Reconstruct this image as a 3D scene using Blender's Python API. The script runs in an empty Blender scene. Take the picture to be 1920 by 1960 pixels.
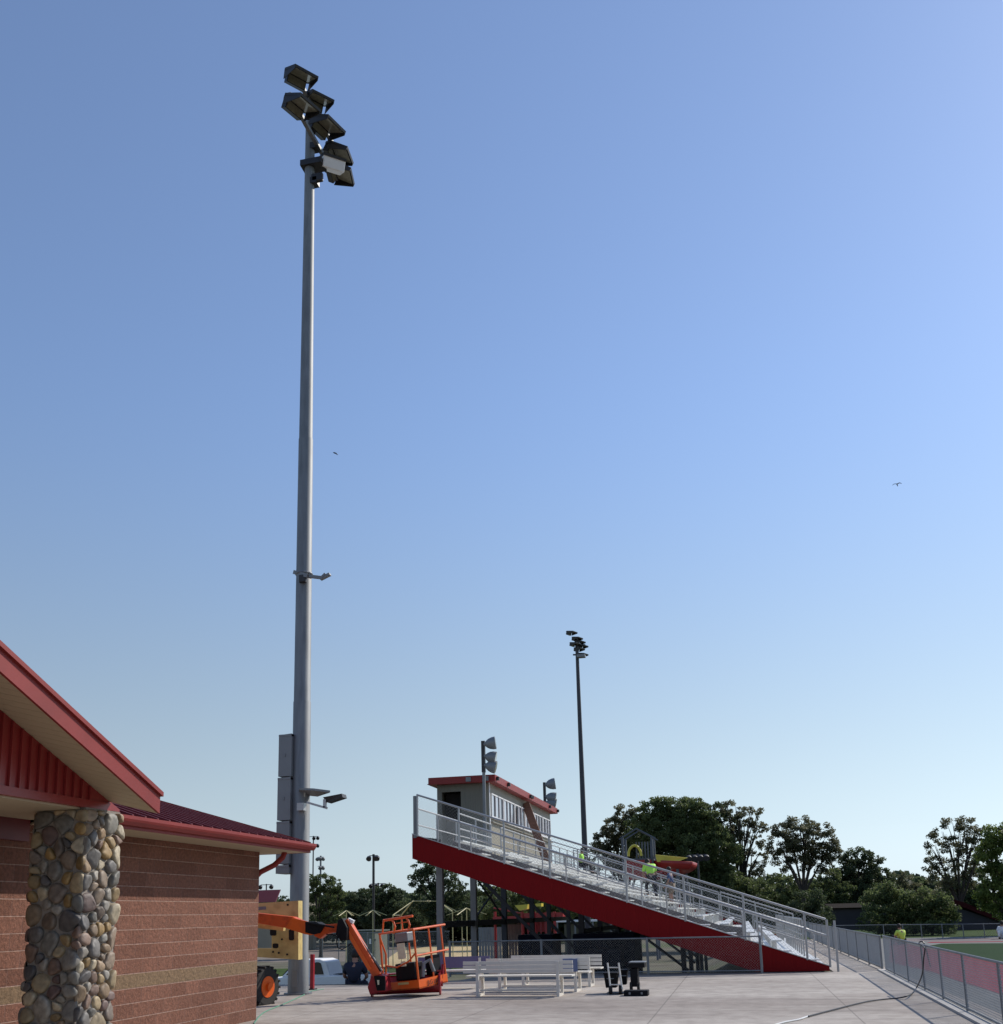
import bpy, bmesh, math, random
import numpy as np
from mathutils import Vector, Matrix
random.seed(7); np.random.seed(7)
rad = math.radians
scene = bpy.context.scene
COL = scene.collection

# ------------------------------------------------------------------ camera
F, CX, CY, EYE = 1960.0, 960.0, 1365.0, 1.70
YAW, PIT, ROL = rad(12.712), rad(11.173), rad(-1.4)
def _rx(a): c, s = math.cos(a), math.sin(a); return np.array([[1,0,0],[0,c,-s],[0,s,c]])
def _rz(a): c, s = math.cos(a), math.sin(a); return np.array([[c,-s,0],[s,c,0],[0,0,1]])
RM = _rz(YAW) @ _rx(math.pi/2+PIT) @ _rz(ROL)
cd = bpy.data.cameras.new('camera'); cam = bpy.data.objects.new('camera', cd); COL.objects.link(cam)
cam.matrix_world = Matrix.Translation((0,0,EYE)) @ Matrix(RM.tolist()).to_4x4()
cd.sensor_fit = 'HORIZONTAL'; cd.sensor_width = 36.0; cd.lens = F/1920*36.0
cd.shift_y = (CY-980.0)/1920.0
cd.clip_start = 0.1; cd.clip_end = 3000
scene.camera = cam
# ------------------------------------------------------------------ sky, sun
SUN_AZ = rad(41.0)     # from +Y towards +X
SUN_EL = rad(38.0)
w = bpy.data.worlds.new('World'); scene.world = w; w.use_nodes = True
nt = w.node_tree; nt.nodes.clear()
sky = nt.nodes.new('ShaderNodeTexSky'); sky.sky_type = 'NISHITA'; sky.sun_disc = False
sky.sun_elevation = SUN_EL; sky.sun_rotation = SUN_AZ
sky.altitude = 1500; sky.air_density = 1.6; sky.dust_density = 0.95; sky.ozone_density = 7.0
hs = nt.nodes.new('ShaderNodeHueSaturation'); hs.inputs['Saturation'].default_value = 0.90
hs.inputs['Hue'].default_value = 0.504
bg = nt.nodes.new('ShaderNodeBackground'); bg.inputs['Strength'].default_value = 0.142
wo = nt.nodes.new('ShaderNodeOutputWorld')
nt.links.new(sky.outputs[0], hs.inputs['Color'])
wt_ = nt.nodes.new('ShaderNodeTexCoord'); ws_ = nt.nodes.new('ShaderNodeSeparateXYZ'); nt.links.new(wt_.outputs['Generated'], ws_.inputs[0])
wm_ = nt.nodes.new('ShaderNodeMapRange'); wm_.interpolation_type='SMOOTHSTEP'; wm_.inputs['From Min'].default_value=0.50; wm_.inputs['From Max'].default_value=0.02
wm_.inputs['To Min'].default_value=0.0; wm_.inputs['To Max'].default_value=0.85; nt.links.new(ws_.outputs[2], wm_.inputs['Value'])
wb_ = nt.nodes.new('ShaderNodeRGBToBW'); nt.links.new(hs.outputs[0], wb_.inputs[0])
wc_ = nt.nodes.new('ShaderNodeVectorMath'); wc_.operation='SCALE'; wc_.inputs[0].default_value=(.69,.835,.945); nt.links.new(wb_.outputs[0], wc_.inputs['Scale'])
wx_ = nt.nodes.new('ShaderNodeMix'); wx_.data_type='RGBA'; nt.links.new(wm_.outputs[0], wx_.inputs[0]); nt.links.new(hs.outputs[0], wx_.inputs[6]); nt.links.new(wc_.outputs[0], wx_.inputs[7])
nt.links.new(wx_.outputs[2], bg.inputs[0]); nt.links.new(bg.outputs[0], wo.inputs[0])
sd = bpy.data.lights.new('sun', 'SUN'); sd.energy = 4.3; sd.angle = rad(0.53); sd.color = (1.0, 0.94, 0.85)
sun = bpy.data.objects.new('sun', sd); COL.objects.link(sun)
sdir = Vector((math.sin(SUN_AZ)*math.cos(SUN_EL), math.cos(SUN_AZ)*math.cos(SUN_EL), math.sin(SUN_EL)))
sun.rotation_euler = sdir.to_track_quat('Z', 'Y').to_euler()
scene.view_settings.view_transform = 'Standard'; scene.view_settings.look = 'None'
scene.view_settings.exposure = 0.0; scene.view_settings.gamma = 1.0
scene.cycles.max_bounces = 6; scene.cycles.transparent_max_bounces = 16

# ------------------------------------------------------------------ helpers
def V(px, py, X=None, Y=None, Z=None):
    "measured photo point -> world point on the plane X=, Y= or Z="
    d = RM @ np.array([(px-CX)/F, (CY-py)/F, -1.0])
    t = X/d[0] if X is not None else (Y/d[1] if Y is not None else (Z-EYE)/d[2])
    return Vector((d[0]*t, d[1]*t, EYE+d[2]*t))
def tag(o, label=None, cat=None, group=None, kind=None):
    if label: o['label'] = label
    if cat: o['category'] = cat
    if group: o['group'] = group
    if kind: o['kind'] = kind
    return o
ROOT = {}
def thing(name, label, cat, loc=(0,0,0), group=None):
    o = bpy.data.objects.new(name, None); COL.objects.link(o); o.location = loc
    o.empty_display_size = 0.2
    ROOT[o.name] = Vector(loc)
    return tag(o, label, cat, group)
class MB:
    def __init__(s): s.v = []; s.f = []; s.mi = []; s.cur = 0
    def add(s, vs, fs):
        n = len(s.v); s.v += [tuple(p) for p in vs]
        for f in fs: s.f.append(tuple(n+i for i in f)); s.mi.append(s.cur)
        return s
    def box(s, a, b):
        x0,y0,z0 = a; x1,y1,z1 = b
        return s.add([(x0,y0,z0),(x1,y0,z0),(x1,y1,z0),(x0,y1,z0),(x0,y0,z1),(x1,y0,z1),(x1,y1,z1),(x0,y1,z1)],
            [(0,3,2,1),(4,5,6,7),(0,1,5,4),(1,2,6,5),(2,3,7,6),(3,0,4,7)])
    def pbox(s, o, u, v, w):
        "parallelepiped from corner o with edge vectors"
        o,u,v,w = Vector(o),Vector(u),Vector(v),Vector(w)
        return s.add([o,o+u,o+u+v,o+v,o+w,o+u+w,o+u+v+w,o+v+w],
            [(0,3,2,1),(4,5,6,7),(0,1,5,4),(1,2,6,5),(2,3,7,6),(3,0,4,7)])
    def bar(s, a, b, wd, hd, up=(0,0,1)):
        a,b = Vector(a),Vector(b); d = (b-a); up = Vector(up)
        if abs(d.normalized().dot(up)) > .98: up = Vector((0,1,0))
        sd_ = d.cross(up).normalized(); u2 = sd_.cross(d).normalized()
        return s.pbox(a-sd_*wd/2-u2*hd/2, d, sd_*wd, u2*hd)
    def prism(s, pts, off):
        off = Vector(off); n = len(pts); p = [Vector(q) for q in pts]
        return s.add(p+[q+off for q in p], [tuple(range(n))[::-1], tuple(range(n,2*n))]+[(i,(i+1)%n,(i+1)%n+n,i+n) for i in range(n)])
    def tube(s, pts, r, n=8, closed=False):
        P = [Vector(p) for p in pts]; m = len(P)
        rs = r if isinstance(r,(list,tuple)) else [r]*m
        base = len(s.v); ref = None; V_ = []
        for i,p in enumerate(P):
            if closed: t = P[(i+1)%m]-P[i-1]
            else: t = P[min(i+1,m-1)]-P[max(i-1,0)]
            t.normalize()
            if ref is None:
                ref = t.cross(Vector((0,0,1)))
                if ref.length < .05: ref = t.cross(Vector((0,1,0)))
                ref.normalize()
            a = (ref - t*ref.dot(t)).normalized(); ref = a; b = t.cross(a)
            for k in range(n):
                g = 2*math.pi*k/n; V_.append(p+(a*math.cos(g)+b*math.sin(g))*rs[i])
        fs = []
        for i in range(m if closed else m-1):
            j = (i+1)%m
            for k in range(n):
                k2 = (k+1)%n; fs.append((i*n+k,i*n+k2,j*n+k2,j*n+k))
        if not closed: fs += [tuple(range(n))[::-1], tuple(range((m-1)*n,m*n))]
        return s.add(V_, fs)
    def cyl(s, a, b, r, n=16, r2=None): return s.tube([a,b], [r, r if r2 is None else r2], n)
    def ball(s, c, r, sx=1, sy=1, sz=1, n=10, m=7):
        c = Vector(c); vs=[]; fs=[]
        for i in range(m+1):
            th = math.pi*i/m
            for k in range(n):
                ph = 2*math.pi*k/n
                vs.append(c+Vector((r*sx*math.sin(th)*math.cos(ph), r*sy*math.sin(th)*math.sin(ph), r*sz*math.cos(th))))
        for i in range(m):
            for k in range(n):
                k2=(k+1)%n; fs.append((i*n+k,(i+1)*n+k,(i+1)*n+k2,i*n+k2))
        return s.add(vs,fs)
    def build(s, name, mats, parent=None, smooth=False, bevel=0):
        o3 = Vector((0,0,0))
        if parent is not None:
            q = parent
            while q.parent: q = q.parent
            o3 = ROOT.get(q.name, Vector((0,0,0)))
        me = bpy.data.meshes.new(name)
        me.from_pydata([(p[0]-o3.x,p[1]-o3.y,p[2]-o3.z) for p in s.v], [], s.f); 
        if not isinstance(mats,(list,tuple)): mats=[mats]
        for m in mats: me.materials.append(m)
        me.polygons.foreach_set('material_index', s.mi)
        if smooth: me.polygons.foreach_set('use_smooth',[True]*len(s.f))
        me.update()
        bm = bmesh.new(); bm.from_mesh(me); bmesh.ops.recalc_face_normals(bm, faces=bm.faces); bm.to_mesh(me); bm.free()
        if smooth:
            try: me.set_sharp_from_angle(angle=rad(40))
            except Exception: pass
        o = bpy.data.objects.new(name, me); COL.objects.link(o)
        if parent is not None: o.parent = parent
        if bevel:
            b = o.modifiers.new('bevel','BEVEL'); b.width = bevel; b.segments = 2; b.limit_method='ANGLE'
        return o
def copy_tree(o, parent=None):
    c = o.copy(); COL.objects.link(c)
    if parent is not None: c.parent = parent
    for ch in list(o.children): copy_tree(ch, c)
    return c

# ------------------------------------------------------------------ materials
def new_mat(name):
    m = bpy.data.materials.new(name); m.use_nodes = True
    n = m.node_tree; b = n.nodes['Principled BSDF']; return m, n, b
def mat(name, col, rough=0.6, metal=0.0, var=0.15, scale=3.0, bump=0.0, bscale=30.0, spec=None, vec='Object', stretch=None, dirt=None):
    m, n, b = new_mat(name)
    L = n.links.new
    tc = n.nodes.new('ShaderNodeTexCoord'); src = tc.outputs[vec]
    if stretch:
        mp = n.nodes.new('ShaderNodeMapping'); mp.inputs['Scale'].default_value = stretch; L(src, mp.inputs[0]); src = mp.outputs[0]
    ns = n.nodes.new('ShaderNodeTexNoise'); ns.inputs['Scale'].default_value = scale; ns.inputs['Detail'].default_value = 6; ns.inputs['Roughness'].default_value=.65
    L(src, ns.inputs['Vector'])
    rp = n.nodes.new('ShaderNodeMapRange'); rp.inputs['From Min'].default_value=.25; rp.inputs['From Max'].default_value=.75
    rp.inputs['To Min'].default_value = 1-var; rp.inputs['To Max'].default_value = 1+var
    L(ns.outputs['Fac'], rp.inputs['Value'])
    mx = n.nodes.new('ShaderNodeVectorMath'); mx.operation='SCALE'; mx.inputs[0].default_value = col[:3]
    L(rp.outputs[0], mx.inputs['Scale'])
    out = mx.outputs[0]
    if dirt:
        n2 = n.nodes.new('ShaderNodeTexNoise'); n2.inputs['Scale'].default_value = dirt[1]; n2.inputs['Detail'].default_value=8
        L(src, n2.inputs['Vector'])
        r2 = n.nodes.new('ShaderNodeMapRange'); r2.inputs['From Min'].default_value=.5; r2.inputs['From Max'].default_value=.72; r2.inputs['To Max'].default_value=dirt[2]
        L(n2.outputs['Fac'], r2.inputs['Value'])
        mm = n.nodes.new('ShaderNodeMix'); mm.data_type='RGBA'; mm.inputs[7].default_value=(*dirt[0],1)
        L(r2.outputs[0], mm.inputs[0]); L(out, mm.inputs[6]); out = mm.outputs[2]
    L(out, b.inputs['Base Color'])
    b.inputs['Roughness'].default_value = rough; b.inputs['Metallic'].default_value = metal
    if spec is not None: b.inputs['Specular IOR Level'].default_value = spec
    if bump:
        nb = n.nodes.new('ShaderNodeTexNoise'); nb.inputs['Scale'].default_value=bscale; nb.inputs['Detail'].default_value=5
        L(src, nb.inputs['Vector']); bp = n.nodes.new('ShaderNodeBump'); bp.inputs['Strength'].default_value=bump; bp.inputs['Distance'].default_value=.02
        L(nb.outputs['Fac'], bp.inputs['Height']); L(bp.outputs[0], b.inputs['Normal'])
    return m
def ribbed(name, col, period, axis, rough=.45, duty=.3, depth=.6, var=.08, dark=.8):
    "painted sheet metal with pressed ribs across the given axis"
    m = mat(name, col, rough, 0, var, 1.2)
    n = m.node_tree; b = n.nodes['Principled BSDF']; L = n.links.new
    tc = n.nodes['Texture Coordinate']; sp = n.nodes.new('ShaderNodeSeparateXYZ'); L(tc.outputs['Object'], sp.inputs[0])
    md = n.nodes.new('ShaderNodeMath'); md.operation='DIVIDE'; md.inputs[1].default_value=period; L(sp.outputs[axis], md.inputs[0])
    fr = n.nodes.new('ShaderNodeMath'); fr.operation='FRACT'; L(md.outputs[0], fr.inputs[0])
    pg = n.nodes.new('ShaderNodeMath'); pg.operation='PINGPONG'; pg.inputs[1].default_value=.5; L(fr.outputs[0], pg.inputs[0])
    mr = n.nodes.new('ShaderNodeMapRange'); mr.inputs['From Min'].default_value=duty*.5-.04; mr.inputs['From Max'].default_value=duty*.5+.04; L(pg.outputs[0], mr.inputs['Value'])
    bp = n.nodes.new('ShaderNodeBump'); bp.inputs['Strength'].default_value=depth; bp.inputs['Distance'].default_value=.03
    L(mr.outputs[0], bp.inputs['Height']); L(bp.outputs[0], b.inputs['Normal'])
    return m

M = {}
M['galv'] = mat('galvanized_steel', (.21,.22,.225), .6, .2, .22, 5, stretch=(1,1,.15), dirt=((.13,.14,.15),9,.6))
M['galv_rail'] = mat('rail_aluminium', (.40,.40,.40), .42, .5, .08, 6)
M['wire'] = mat('fence_wire', (.42,.43,.42), .5, .35, .1, 3)
M['wire_dark'] = mat('far_fence_wire', (.06,.065,.075), .6, .0, .1, 3)
M['alu'] = mat('bleacher_aluminium', (.66,.66,.64), .45, .35, .10, 2.0, dirt=((.3,.28,.25),5,.4))
M['alu_shaded'] = mat('shaded_aluminium', (.16,.145,.14), .6, .15, .25, 5, stretch=(1,1,3), dirt=((.12,.11,.1),7,.6))  # bleacher aluminium with the shade of the skirt face put into its colour
M['box_grey'] = mat('cabinet_grey', (.20,.21,.22), .5, .2, .08, 2)
M['dark_metal'] = mat('dark_bronze_metal', (.035,.033,.035), .45, .3, .2, 8)
M['lens'] = mat('lamp_lens', (.22,.21,.16), .12, 0, .3, 9, spec=.8)
M['red_panel'] = ribbed('red_sheet_metal', (.20,.005,.006), .30, 0, .6, .2, .3, .05)
M['red_panel'].node_tree.nodes['Principled BSDF'].inputs['Specular IOR Level'].default_value=.12
M['red_trim'] = mat('red_painted_trim', (.235,.028,.024), .5, 0, .10, 2, dirt=((.16,.02,.018),1.5,.5), spec=.3)
M['red_dark'] = mat('dark_red_beam', (.13,.012,.015), .5, 0, .1, 2)
M['red_gable'] = mat('red_board_siding', (.24,.022,.02), .35, 0, .1, 1.5)
M['soffit'] = ribbed('cream_soffit', (.46,.38,.25), .12, 1, .6, .08, .5)
M['soffit2'] = mat('cream_fascia_board', (.44,.37,.25), .6, 0, .06, 2)
M['red_roof'] = mat('red_standing_seam', (.15,.018,.022), .5, .1, .1, 1)
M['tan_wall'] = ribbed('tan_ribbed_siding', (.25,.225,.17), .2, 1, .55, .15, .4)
M['tan_wall_end_shaded'] = ribbed('tan_siding_end_shaded', (.15,.14,.11), .2, 0, .55, .15, .4)  # same tan siding, end walls darkened in colour to stand for shade
M['white'] = mat('white_paint', (.86,.85,.83), .45, 0, .05, 3)
M['frame_white'] = mat('window_frame_white', (.68,.67,.67), .45, 0, .05, 3)
M['pane'] = mat('window_glass_sky_painted', (.38,.40,.46), .12, .0, .1, 1, spec=.9)  # pale sky reflection painted into the glass colour
M['pane_mid'] = mat('window_glass_blinds', (.24,.25,.30), .15, .0, .2, 2, spec=.9)
M['pane_dark'] = mat('window_glass_dark', (.02,.022,.028), .08, .0, .1, 1, spec=.9)
M['black'] = mat('black_plastic', (.009,.009,.011), .6, 0, .3, 6, spec=.15)
M['void'] = mat('dark_interior', (.015,.012,.010), .9, 0, .2, 3)
M['orange'] = mat('orange_lift_paint', (.80,.125,.012), .38, 0, .10, 2, dirt=((.2,.04,.02),4,.35))
M['orange_deep'] = mat('faded_orange_boom', (.66,.085,.012), .42, 0, .15, 3, dirt=((.1,.02,.012),5,.4))
M['red_drum'] = mat('red_drum_paint', (.30,.012,.022), .42, 0, .12, 3, dirt=((.08,.01,.01),5,.5))
M['cream'] = mat('cream_machine_paint', (.60,.46,.18), .5, 0, .12, 3, dirt=((.3,.18,.06),4,.6))
M['tyre'] = mat('tyre_rubber', (.022,.019,.017), .85, 0, .3, 10)
M['paper'] = mat('printed_decal', (.68,.66,.48), .6, 0, .15, 14)
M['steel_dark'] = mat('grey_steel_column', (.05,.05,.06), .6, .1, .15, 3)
M['steel_sunlit'] = mat('sunlit_steel_column', (.23,.225,.225), .5, .3, .12, 3)  # column steel made paler to paint sunlight on the nearest columns
M['navy'] = mat('navy_painted_steel', (.006,.008,.022), .7, 0, .25, 2, spec=.15)
M['bench_blue'] = mat('blue_bench_panel', (.10,.14,.28), .5, 0, .1, 2)
M['bench_purple'] = mat('purple_bench_panel', (.13,.12,.24), .5, 0, .1, 2)
M['bench_alu'] = mat('bench_anodised_aluminium', (.72,.68,.61), .5, .05, .08, 3)
M['plank'] = mat('brown_wood_plank', (.20,.10,.065), .7, 0, .25, 3, stretch=(1,1,4))
M['play_red'] = mat('red_play_plastic', (.34,.02,.02), .4, 0, .12, 2)
M['play_yellow'] = mat('yellow_play_plastic', (.62,.52,.06), .4, 0, .1, 2)
M['play_grey'] = mat('grey_play_tower', (.10,.11,.13), .6, 0, .15, 2)
M['yellow_tube'] = mat('pale_yellow_tube', (.55,.47,.22), .5, 0, .1, 3)
M['shed'] = mat('grey_green_shed', (.10,.115,.10), .7, 0, .12, 2)
M['brown_wood'] = mat('brown_wood_fence', (.12,.085,.07), .8, 0, .2, 3)
M['wall_grey'] = mat('grey_house_wall', (.05,.048,.055), .9, 0, .15, 1)
M['roof_brown'] = mat('brown_shingles', (.012,.008,.006), .95, 0, .2, 4)
M['roof_maroon'] = mat('maroon_shingles', (.04,.008,.009), .9, 0, .2, 4)
M['roof_maroon_metal'] = mat('maroon_metal_roof', (.085,.02,.03), .8, 0, .1, 2, spec=.1)  # lighter maroon for the barn roof
M['bark'] = mat('bark', (.045,.035,.028), .9, 0, .3, 4)
M['hose'] = mat('black_rubber_cable', (.012,.012,.016), .5, 0, .1, 5)
M['white_cord'] = mat('white_cord', (.7,.7,.68), .5, 0, .1, 5)
M['green_hose'] = mat('green_hose', (.10,.30,.20), .5, 0, .1, 5)
M['truck_glass'] = mat('truck_glass', (.01,.02,.03), .06, 0, .1, 1, spec=.9)
M['skin'] = mat('skin', (.35,.19,.13), .6, 0, .1, 8)
M['hivis'] = mat('hi_vis_fabric', (.42,.85,.08), .7, 0, .1, 9)
M['hivis_y'] = mat('hi_vis_yellow_fabric', (.6,.75,.10), .7, 0, .1, 9)
M['cloth_dark'] = mat('dark_trousers', (.015,.014,.02), .8, 0, .2, 9)
M['cloth_blue'] = mat('blue_shirt', (.06,.09,.20), .8, 0, .2, 9)
M['cloth_navy'] = mat('navy_shirt', (.012,.016,.035), .8, 0, .2, 9)
M['cloth_tan'] = mat('tan_shorts', (.22,.16,.11), .8, 0, .2, 9)
M['cloth_white'] = mat('white_shirt', (.75,.75,.75), .8, 0, .1, 9)
M['hair'] = mat('dark_hair', (.015,.011,.009), .7, 0, .2, 9)
M['bird'] = mat('dark_feathers', (.01,.01,.012), .8, 0, .2, 9)
M['curb'] = mat('pale_curb_concrete', (.50,.47,.43), .85, 0, .12, 3, bump=.2)

def concrete_mat():
    m, n, b = new_mat('plaza_concrete'); L = n.links.new
    tc = n.nodes.new('ShaderNodeTexCoord')
    def noise(s, d=6, st=None):
        t = n.nodes.new('ShaderNodeTexNoise'); t.inputs['Scale'].default_value=s; t.inputs['Detail'].default_value=d; t.inputs['Roughness'].default_value=.6
        if st:
            mp=n.nodes.new('ShaderNodeMapping'); mp.inputs['Scale'].default_value=st; L(tc.outputs['Object'],mp.inputs[0]); L(mp.outputs[0],t.inputs[0])
        else: L(tc.outputs['Object'], t.inputs['Vector'])
        return t
    a = noise(.28, 5, (.35,1,1)); c = noise(3,8); d = noise(60,3)
    r = n.nodes.new('ShaderNodeValToRGB'); e = r.color_ramp.elements
    e[0].position=.33; e[0].color=(.25,.208,.178,1); e[1].position=.66; e[1].color=(.46,.412,.360,1)
    L(a.outputs['Fac'], r.inputs[0])
    m1 = n.nodes.new('ShaderNodeMix'); m1.data_type='RGBA'; m1.blend_type='MULTIPLY'; m1.inputs[0].default_value=.6
    r2 = n.nodes.new('ShaderNodeValToRGB'); r2.color_ramp.elements[0].position=.3; r2.color_ramp.elements[0].color=(.60,.58,.57,1); r2.color_ramp.elements[1].position=.6; r2.color_ramp.elements[1].color=(1.1,1.1,1.1,1)
    L(c.outputs['Fac'], r2.inputs[0]); L(r.outputs[0], m1.inputs[6]); L(r2.outputs[0], m1.inputs[7])
    # control joints every 3 m
    sp = n.nodes.new('ShaderNodeSeparateXYZ'); L(tc.outputs['Object'], sp.inputs[0])
    js = []
    for ax, per, off in ((0,3.2,1.55),(1,4.0,1.3)):
        ad=n.nodes.new('ShaderNodeMath'); ad.operation='ADD'; ad.inputs[1].default_value=off+100*per; L(sp.outputs[ax], ad.inputs[0])
        mo=n.nodes.new('ShaderNodeMath'); mo.operation='MODULO'; mo.inputs[1].default_value=per; L(ad.outputs[0], mo.inputs[0])
        lt=n.nodes.new('ShaderNodeMath'); lt.operation='LESS_THAN'; lt.inputs[1].default_value=.026; L(mo.outputs[0], lt.inputs[0]); js.append(lt)
    mxm=n.nodes.new('ShaderNodeMath'); mxm.operation='MAXIMUM'; L(js[0].outputs[0],mxm.inputs[0]); L(js[1].outputs[0],mxm.inputs[1])
    sc_=n.nodes.new('ShaderNodeMath'); sc_.operation='MULTIPLY'; sc_.inputs[1].default_value=.5; L(mxm.outputs[0],sc_.inputs[0])
    m2 = n.nodes.new('ShaderNodeMix'); m2.data_type='RGBA'; m2.inputs[7].default_value=(.10,.085,.075,1)
    L(sc_.outputs[0], m2.inputs[0])
    st=noise(.9,9,(.25,1.3,1)); rs=n.nodes.new('ShaderNodeMapRange'); rs.inputs['From Min'].default_value=.55; rs.inputs['From Max'].default_value=.68; rs.inputs['To Max'].default_value=.35; L(st.outputs['Fac'],rs.inputs['Value'])
    m3=n.nodes.new('ShaderNodeMix'); m3.data_type='RGBA'; m3.inputs[7].default_value=(.14,.115,.10,1); L(rs.outputs[0],m3.inputs[0]); L(m1.outputs[2],m3.inputs[6])
    gr=noise(170,2); rg_=n.nodes.new('ShaderNodeMapRange'); rg_.inputs['From Min'].default_value=.3; rg_.inputs['From Max'].default_value=.7; rg_.inputs['To Min'].default_value=.82; rg_.inputs['To Max'].default_value=1.16; L(gr.outputs['Fac'],rg_.inputs['Value'])
    m4=n.nodes.new('ShaderNodeVectorMath'); m4.operation='SCALE'; L(m3.outputs[2],m4.inputs[0]); L(rg_.outputs[0],m4.inputs['Scale']); L(m4.outputs[0], m2.inputs[6]); L(m2.outputs[2], b.inputs['Base Color'])
    b.inputs['Roughness'].default_value=.82; b.inputs['Specular IOR Level'].default_value=.3
    bp=n.nodes.new('ShaderNodeBump'); bp.inputs['Strength'].default_value=.25; bp.inputs['Distance'].default_value=.01
    L(d.outputs['Fac'],bp.inputs['Height']); L(bp.outputs[0], b.inputs['Normal'])
    return m
M['concrete'] = concrete_mat()
M['terrain'] = mat('dry_grass_and_gravel', (.13,.12,.09), .95, 0, .35, .35, dirt=((.07,.10,.035),.06,.9), bump=.3, bscale=6)
M['gravel'] = mat('brown_gravel', (.20,.17,.145), .95, 0, .25, .6, bump=.3, bscale=8)
M['sand'] = mat('tan_sand', (.52,.40,.22), .95, 0, .15, .3, bump=.4, bscale=2)
M['under'] = mat('grey_gravel', (.10,.095,.10), .95, 0, .3, 2)
M['grass'] = mat('lawn_grass', (.045,.075,.018), .95, 0, .35, .8, bump=.4, bscale=10)
M['turf'] = mat('artificial_turf', (.012,.040,.010), .95, 0, .15, 1.5, bump=.3, bscale=40)
M['track'] = mat('red_running_track', (.28,.030,.05), .95, 0, .12, 1.2, bump=.2, bscale=60)
M['apron'] = mat('grey_apron', (.20,.20,.19), .95, 0, .12, .8)
M['asphalt'] = mat('pinkish_asphalt', (.20,.165,.16), .9, 0, .12, .8)

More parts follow.
